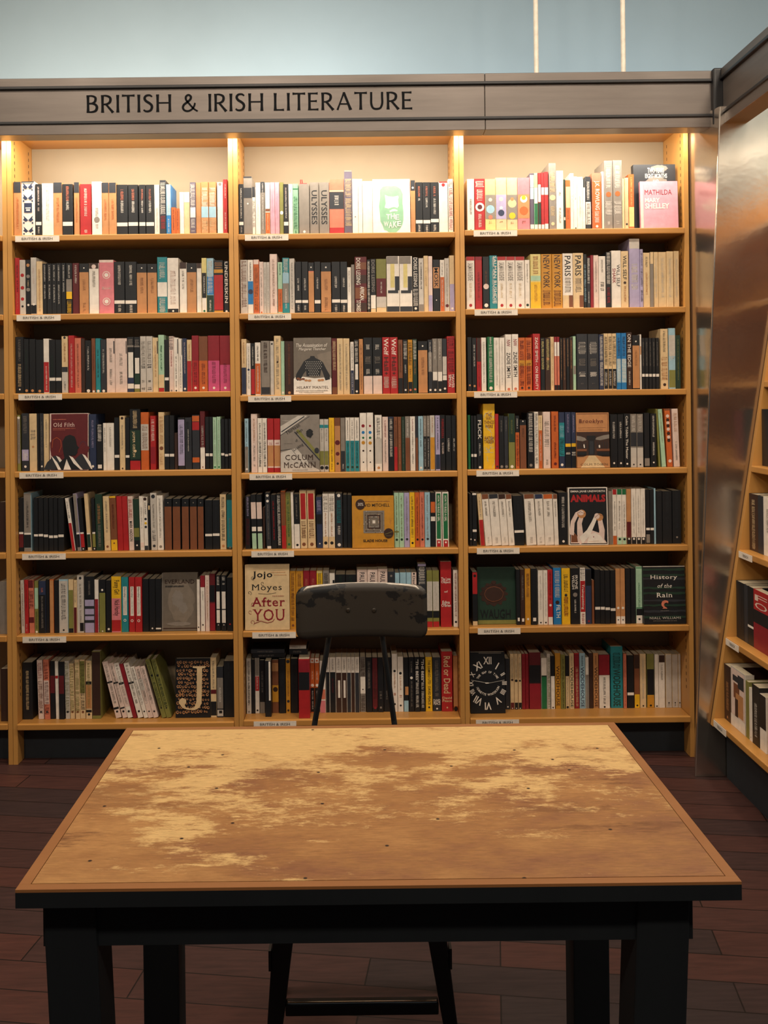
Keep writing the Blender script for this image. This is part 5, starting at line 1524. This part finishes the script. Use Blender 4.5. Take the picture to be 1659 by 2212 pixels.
for i, (x0, x1, y0, y1, c, lab) in enumerate(FLAT):
    xa = P(515 + x0 / K3, 1410, fy).x; xb = P(515 + x1 / K3, 1410, fy).x; t = (y1 - y0) / K3 * fy / F - .001
    z0 = zz[i] if zz[i] is not None else ztop_ + .0006
    o = small_book(t, xb - xa, .12, c, [('s', 'G', .35, .8)], lab, 'books lying flat', i + 60)
    o.location = (xa, fy, z0 + t); o.rotation_euler = (0, math.pi / 2, 0); ztop_ = z0 + t
for r, h, c, nm in EDGE:
    z = shz(1, r); o = small_book(.035, h, .13, c, [], f'book cut off by the frame edge, {nm} shelf, next to the bay under BRITISH', 'books cut off by the frame edge', r)
    o.location = (BX[0] - T - .0375, D + .03, z + .0004)

# ================================================================ worn table
def table_mat():
    m, nt, b = newmat('worn_table_top')
    n1 = noise(nt, 2.6, 8, 0.66, stretch=(1.0, 1.5, 1)); n2 = noise(nt, 15, 8, 0.75, stretch=(0.7, 1.5, 1)); n3 = noise(nt, 70, 6, 0.75, stretch=(0.55, 1.5, 1))
    tc = nd(nt, 'ShaderNodeTexCoord'); sp = nd(nt, 'ShaderNodeSeparateXYZ'); nt.links.new(tc.outputs['Object'], sp.inputs[0])
    def M(op, a, b_=None, c=None):
        k = nd(nt, 'ShaderNodeMath', operation=op)
        for i, v in enumerate((a, b_, c)):
            if v is None: continue
            if isinstance(v, (int, float)): k.inputs[i].default_value = v
            else: nt.links.new(v, k.inputs[i])
        return k.outputs[0]
    zone = M('MULTIPLY_ADD', n1.outputs[0], 0.9, M('MULTIPLY', sp.outputs[1], 0.48))      # rubbed bare mostly along the far side
    f2 = M('ADD', M('MULTIPLY_ADD', n2.outputs[0], 0.55, M('MULTIPLY', n3.outputs[0], 0.32)), zone)
    flake = ramp(nt, f2, [(0.0, (0, 0, 0)), (1.0, (1, 1, 1))])
    f3 = M('MULTIPLY_ADD', f2, 1.0, -0.40); nt.links.new(f3, flake.inputs[0])
    flake.color_ramp.elements[0].position = 0.475; flake.color_ramp.elements[1].position = 0.56
    n7 = noise(nt, 5, 6, 0.7, stretch=(0.8, 1.4, 1))
    body = ramp(nt, n7.outputs[0], [(0.34, lin('86583a')), (0.50, lin('9c6e40')), (0.66, lin('b0824e'))])
    base = nd(nt, 'ShaderNodeMix', data_type='RGBA'); nt.links.new(flake.outputs[0], base.inputs[0]); nt.links.new(body.outputs[0], base.inputs['A']); base.inputs['B'].default_value = (*lin('d4b075'), 1)
    # dark stains left in flakes
    n4 = noise(nt, 5.5, 8, 0.75, stretch=(0.6, 2.6, 1)); st = ramp(nt, n4.outputs[0], [(0.53, (0, 0, 0)), (0.60, (1, 1, 1))])
    n5 = noise(nt, 1.6, 2, 0.5); st2 = ramp(nt, n5.outputs[0], [(0.42, (0, 0, 0)), (0.62, (1, 1, 1))])
    mk = M('MULTIPLY', M('MULTIPLY', st.outputs[0], st2.outputs[0]), 0.9)
    mx = nd(nt, 'ShaderNodeMix', data_type='RGBA'); nt.links.new(mk, mx.inputs[0]); nt.links.new(base.outputs['Result'], mx.inputs['A']); mx.inputs['B'].default_value = (*lin('6e4526'), 1)
    # small knocks and holes
    v = nd(nt, 'ShaderNodeTexVoronoi', voronoi_dimensions='2D'); v.inputs['Scale'].default_value = 6.5; nt.links.new(tc.outputs['Object'], v.inputs['Vector'])
    ho = ramp(nt, v.outputs['Distance'], [(0.013, (1, 1, 1)), (0.022, (0, 0, 0))])
    mx2 = nd(nt, 'ShaderNodeMix', data_type='RGBA'); nt.links.new(ho.outputs[0], mx2.inputs[0]); nt.links.new(mx.outputs['Result'], mx2.inputs['A']); mx2.inputs['B'].default_value = (*lin('2a170c'), 1)
    n6 = noise(nt, 160, 4, 0.7, stretch=(0.25, 1.6, 1)); gr = ramp(nt, n6.outputs[0], [(0.32, (.80, .78, .76)), (0.68, (1.12, 1.12, 1.12))])
    mx3 = nd(nt, 'ShaderNodeMix', data_type='RGBA', blend_type='MULTIPLY'); mx3.inputs[0].default_value = 1
    nt.links.new(mx2.outputs['Result'], mx3.inputs['A']); nt.links.new(gr.outputs[0], mx3.inputs['B'])
    nt.links.new(mx3.outputs['Result'], b.inputs['Base Color'])
    rr = ramp(nt, n7.outputs[0], [(0.3, (.5,) * 3), (0.6, (.62,) * 3)]); nt.links.new(rr.outputs[0], b.inputs['Roughness'])
    b.inputs['Specular IOR Level'].default_value = 0.35
    return m
M_TOP = table_mat()
M_TDARK = wood('dark_table_wood', '171b1f', '1d2124', 0.6, 8, (1, 1, .1), 0.25)
M_EDGE = wood('table_edge_wood', '8a5a34', '9c6a3e', 0.5, 8, (.15, 1, 1), 0.3)
TZ = 0.75; yF = (H - TZ) * F / (un(815, 1913)[1]); yB = (H - TZ) * F / (un(802, 1566)[1])
fl, frt = P(31, 1905, yF).x, P(1597, 1917, yF).x
bl, br = P(275, 1566, yB).x, P(1330, 1566, yB).x
tx0, tx1 = (fl + bl) / 2, (frt + br) / 2
tb = empty('table', ((tx0 + tx1) / 2, (yF + yB) / 2, 0)); tag(tb, 'worn wooden table with scuffed top and dark legs in front of the bookcases', 'table')
th_ = 0.024; ebw = 0.016
k = MB(); k.hexa([(tx0 + ebw, yF + ebw, TZ - th_), (tx1 - ebw, yF + ebw, TZ - th_), (tx1 - ebw, yB - ebw, TZ - th_), (tx0 + ebw, yB - ebw, TZ - th_),
                  (tx0 + ebw, yF + ebw, TZ), (tx1 - ebw, yF + ebw, TZ), (tx1 - ebw, yB - ebw, TZ), (tx0 + ebw, yB - ebw, TZ)], M_TOP)
local(tb, k).build('tabletop', tb)
M_LIP = M_EDGE
for a, b in (((tx0, yF, 0), (tx1, yF + ebw - .0012, 0)), ((tx0, yB - ebw + .0012, 0), (tx1, yB, 0)), ((tx0, yF + ebw - .0010, 0), (tx0 + ebw - .0012, yB - ebw + .0010, 0)), ((tx1 - ebw + .0012, yF + ebw - .0010, 0), (tx1, yB - ebw + .0010, 0))):
    k = MB(); k.box((a[0], a[1], TZ - .004), (b[0], b[1], TZ - .0002), M_LIP); k.box((a[0], a[1], TZ - th_), (b[0], b[1], TZ - .0041), M_TDARK); local(tb, k).build('edge_strip', tb)
ax0, ax1 = P(93, 1950, yF + .03).x, P(1496, 1955, yF + .03).x; ay0, ay1 = yF + .03, yB - .03
zA = P(800, 2036, ay0).z
for a, b in (((ax0, ay0, zA), (ax1, ay0 + .022, TZ - th_)), ((ax0, ay1 - .022, zA), (ax1, ay1, TZ - th_)), ((ax0, ay0 + .022, zA), (ax0 + .022, ay1 - .022, TZ - th_)), ((ax1 - .022, ay0 + .022, zA), (ax1, ay1 - .022, TZ - th_))):
    k = MB(); k.box(a, b, M_TDARK); local(tb, k).build('apron', tb)
def leg(x0, x1, y0, y1, dx):
    k = MB(); z1 = TZ - th_ - .001; e = .0035
    k.hexa([(x0 + dx, y0, 0), (x1 + dx, y0, 0), (x1 + dx, y1, 0), (x0 + dx, y1, 0), (x0, y0 - e, z1), (x1, y0 - e, z1), (x1, y1, z1), (x0, y1, z1)], M_TDARK)
    local(tb, k).build('leg', tb, bevel=.003)
yl = ay0 - .001
leg(P(94, 2030, yl).x, P(207, 2030, yl).x, yl, yl + .07, .028); leg(P(1378, 2030, yl).x, P(1492, 2030, yl).x, yl, yl + .07, -.03)
yl2 = ay1 - .066
leg(P(309, 2040, yl2).x, P(386, 2040, yl2).x, yl2, yl2 + .068, 0); leg(P(1238, 2040, yl2).x, P(1316, 2040, yl2).x, yl2, yl2 + .068, 0)

# ================================================================ worn black chair across the table
def chip_mat():
    m, nt, b = newmat('chipped_black_paint')
    n = noise(nt, 14, 7, 0.62, stretch=(1, 1, 1.2)); n2 = noise(nt, 5, 2, .5)
    ad = nd(nt, 'ShaderNodeMath', operation='MULTIPLY_ADD'); ad.inputs[1].default_value = .55; nt.links.new(n2.outputs[0], ad.inputs[0]); nt.links.new(n.outputs[0], ad.inputs[2])
    tc = nd(nt, 'ShaderNodeTexCoord'); sp = nd(nt, 'ShaderNodeSeparateXYZ'); nt.links.new(tc.outputs['Object'], sp.inputs[0])
    a2 = nd(nt, 'ShaderNodeMath', operation='MULTIPLY_ADD'); nt.links.new(sp.outputs[2], a2.inputs[0]); a2.inputs[1].default_value = -1.9; a2.inputs[2].default_value = 1.9 * 0.945
    a3 = nd(nt, 'ShaderNodeMath', operation='ADD'); nt.links.new(ad.outputs[0], a3.inputs[0]); nt.links.new(a2.outputs[0], a3.inputs[1])
    ad = a3
    r = ramp(nt, ad.outputs[0], [(0.825, lin('0f1114')), (0.84, lin('3a342d'))]); nt.links.new(r.outputs[0], b.inputs['Base Color'])
    b.inputs['Roughness'].default_value = .5
    return m
M_BOLT = plain('dull_bolt', '4a443d', .35, .6); M_CHIP = chip_mat(); M_BLK = plain('black_chair_metal', '15171a', .38, 0, .1, 30); M_WORN_LIT = plain('worn_highlight_metal', 'b5ada2', .35, .5, .2, 60)
CY = 2.34; ctl = P(640, 1290, CY); ctr = P(921, 1285, CY); ztp = P(780, 1264, CY).z; zbt = P(780, 1376, CY).z
cx = (ctl.x + ctr.x) / 2; hw = (ctr.x - ctl.x) / 2
ch = empty('chair', (cx, 2.15, 0)); tag(ch, 'old black metal chair with chipped backrest behind the table', 'chair')
k = MB(); NX, NZ = 24, 12; front = []; back = []
def outline(u, v):      # rounded rectangle, a little crowned along its top
    x = u * hw; zc = (ztp + zbt) / 2; hz = (ztp - zbt) / 2; r = .022
    z = v * hz
    ax_, az_ = abs(x), abs(z); 
    if ax_ > hw - r and az_ > hz - r:
        dx, dz = ax_ - (hw - r), az_ - (hz - r); l = max(dx, dz); d = math.hypot(dx, dz)
        if d > 0: s = l / d; dx *= s; dz *= s
        x = math.copysign(hw - r + dx, x); z = math.copysign(hz - r + dz, z)
    return x, zc + z + (.004 * (1 - u * u) if v > 0 else 0)
vs = []; fs = []
for s_, off in ((0, 0.0), (1, .02)):
    for j in range(NZ + 1):
        for i in range(NX + 1):
            u, v = i / NX * 2 - 1, j / NZ * 2 - 1; x, z = outline(u, v)
            e = max(abs(u), abs(v)); rim = max(0, (e - .88) / .12)
            y = CY + .035 * (1 - u * u) * 0 + .03 * u * u * -1 + off + (.006 * rim ** 2 if s_ == 0 else -.006 * rim ** 2)
            vs.append((cx + x, y, z))
n = (NX + 1) * (NZ + 1)
for j in range(NZ):
    for i in range(NX):
        a = j * (NX + 1) + i; fs.append((a, a + 1, a + NX + 2, a + NX + 1)); fs.append((n + a, n + a + NX + 1, n + a + NX + 2, n + a + 1))
ring = [i for i in range(NX + 1)] + [j * (NX + 1) + NX for j in range(1, NZ + 1)] + [NZ * (NX + 1) + i for i in range(NX - 1, -1, -1)] + [j * (NX + 1) for j in range(NZ - 1, 0, -1)]
for a, b in zip(ring, ring[1:] + ring[:1]): fs.append((a, n + a, n + b, b))
k.add(vs, fs, M_CHIP); bk = local(ch, k).build('backrest', ch, smooth=True)
for px in (752, 808):
    p = P(px, 1318, CY - .002); k = MB(); k.tube([(p.x, CY + .003, p.z), (p.x, CY - .004, p.z), (p.x, CY - .0055, p.z)], [.0052, .0052, .003], M_BOLT, 14); local(ch, k).build('bolt', ch, smooth=False)
# worn rim along the top of the backrest, made pale to carry its highlight
k = MB(); k.tube([(cx + u * (hw - .012), CY + .010 - .03 * u * u, outline(u, 1)[1] - .003 - (.004 if abs(u) > .93 else 0)) for u in [i / 20 * 2 - 1 for i in range(21)]], .0045, M_WORN_LIT, 8); local(ch, k).build('worn_lit_rim', ch, smooth=True)
SZ = .47
for (xa_, ya_), (xb_, yb_) in (((718, 1372), (681, 1556)), ((820, 1372), (851, 1556))):
    a = P(xa_, ya_ - 40, CY + .03); b = P(xb_, yb_, CY + .005); d = (b - a); s = (SZ - a.z) / d.z; e = a + d * s
    k = MB(); k.tube([a, b, (e.x, e.y - .02, SZ)], .0066, M_BLK, 10); local(ch, k).build('back_support', ch)
k = MB(); k.box((cx - .18, 1.96, SZ - .02), (cx + .18, 2.335, SZ), M_CHIP); local(ch, k).build('seat', ch, bevel=.009)
LY = 1.95
for sgn, t0, t1, b0, b1 in ((-1, 588, 633, 577, 612), (1, 925, 966, 956, 988)):
    A0, A1, B0, B1 = P(t0, 2037, LY).x, P(t1, 2037, LY).x, P(b0, 2212, LY).x, P(b1, 2212, LY).x; za, zb = P(600, 2037, LY).z, P(600, 2212, LY).z
    def at(z, p, q): return p + (q - p) * (z - za) / (zb - za)
    for y0, nm in ((LY, 'leg'), (2.29, 'leg')):
        k = MB(); z0, z1 = 0, SZ - .02; g = 0 if y0 == LY else .006 * 0
        k.hexa([(at(z0, A0, B0), y0, z0), (at(z0, A1, B1), y0, z0), (at(z0, A1, B1), y0 + .028, z0), (at(z0, A0, B0), y0 + .028, z0),
                (at(z1, A0, B0), y0, z1), (at(z1, A1, B1), y0, z1), (at(z1, A1, B1), y0 + .028, z1), (at(z1, A0, B0), y0 + .028, z1)], M_BLK)
        local(ch, k).build('leg', ch, bevel=.004)
    zc = P(600, 2075, LY).z; k = MB(); xo = at(zc, A0, B0) - .005 if sgn < 0 else at(zc, A1, B1)
    k.box((xo, LY - .002, zc - .02), (xo + .005, LY + .03, zc + .02), M_BLK); local(ch, k).build('bracket', ch)
zt0 = P(780, 2168, LY).z; zt1 = P(780, 2196, LY).z
k = MB(); k.box((P(616, 2170, LY).x, LY + .002, zt1), (P(948, 2170, LY).x, LY + .026, zt0 - .002), M_BLK); local(ch, k).build('stretcher', ch, bevel=.003)
k = MB(); k.tube([(P(622, 2170, LY).x, LY + .008, zt0 - .003), (P(944, 2170, LY).x, LY + .008, zt0 - .003)], .0035, plain('edge_highlight', 'd8cfc2', .18, 1.0, .05), 10); local(ch, k).build('highlight_strip', ch)  # bright strip modelled in place of the highlight along the stretcher's top edge
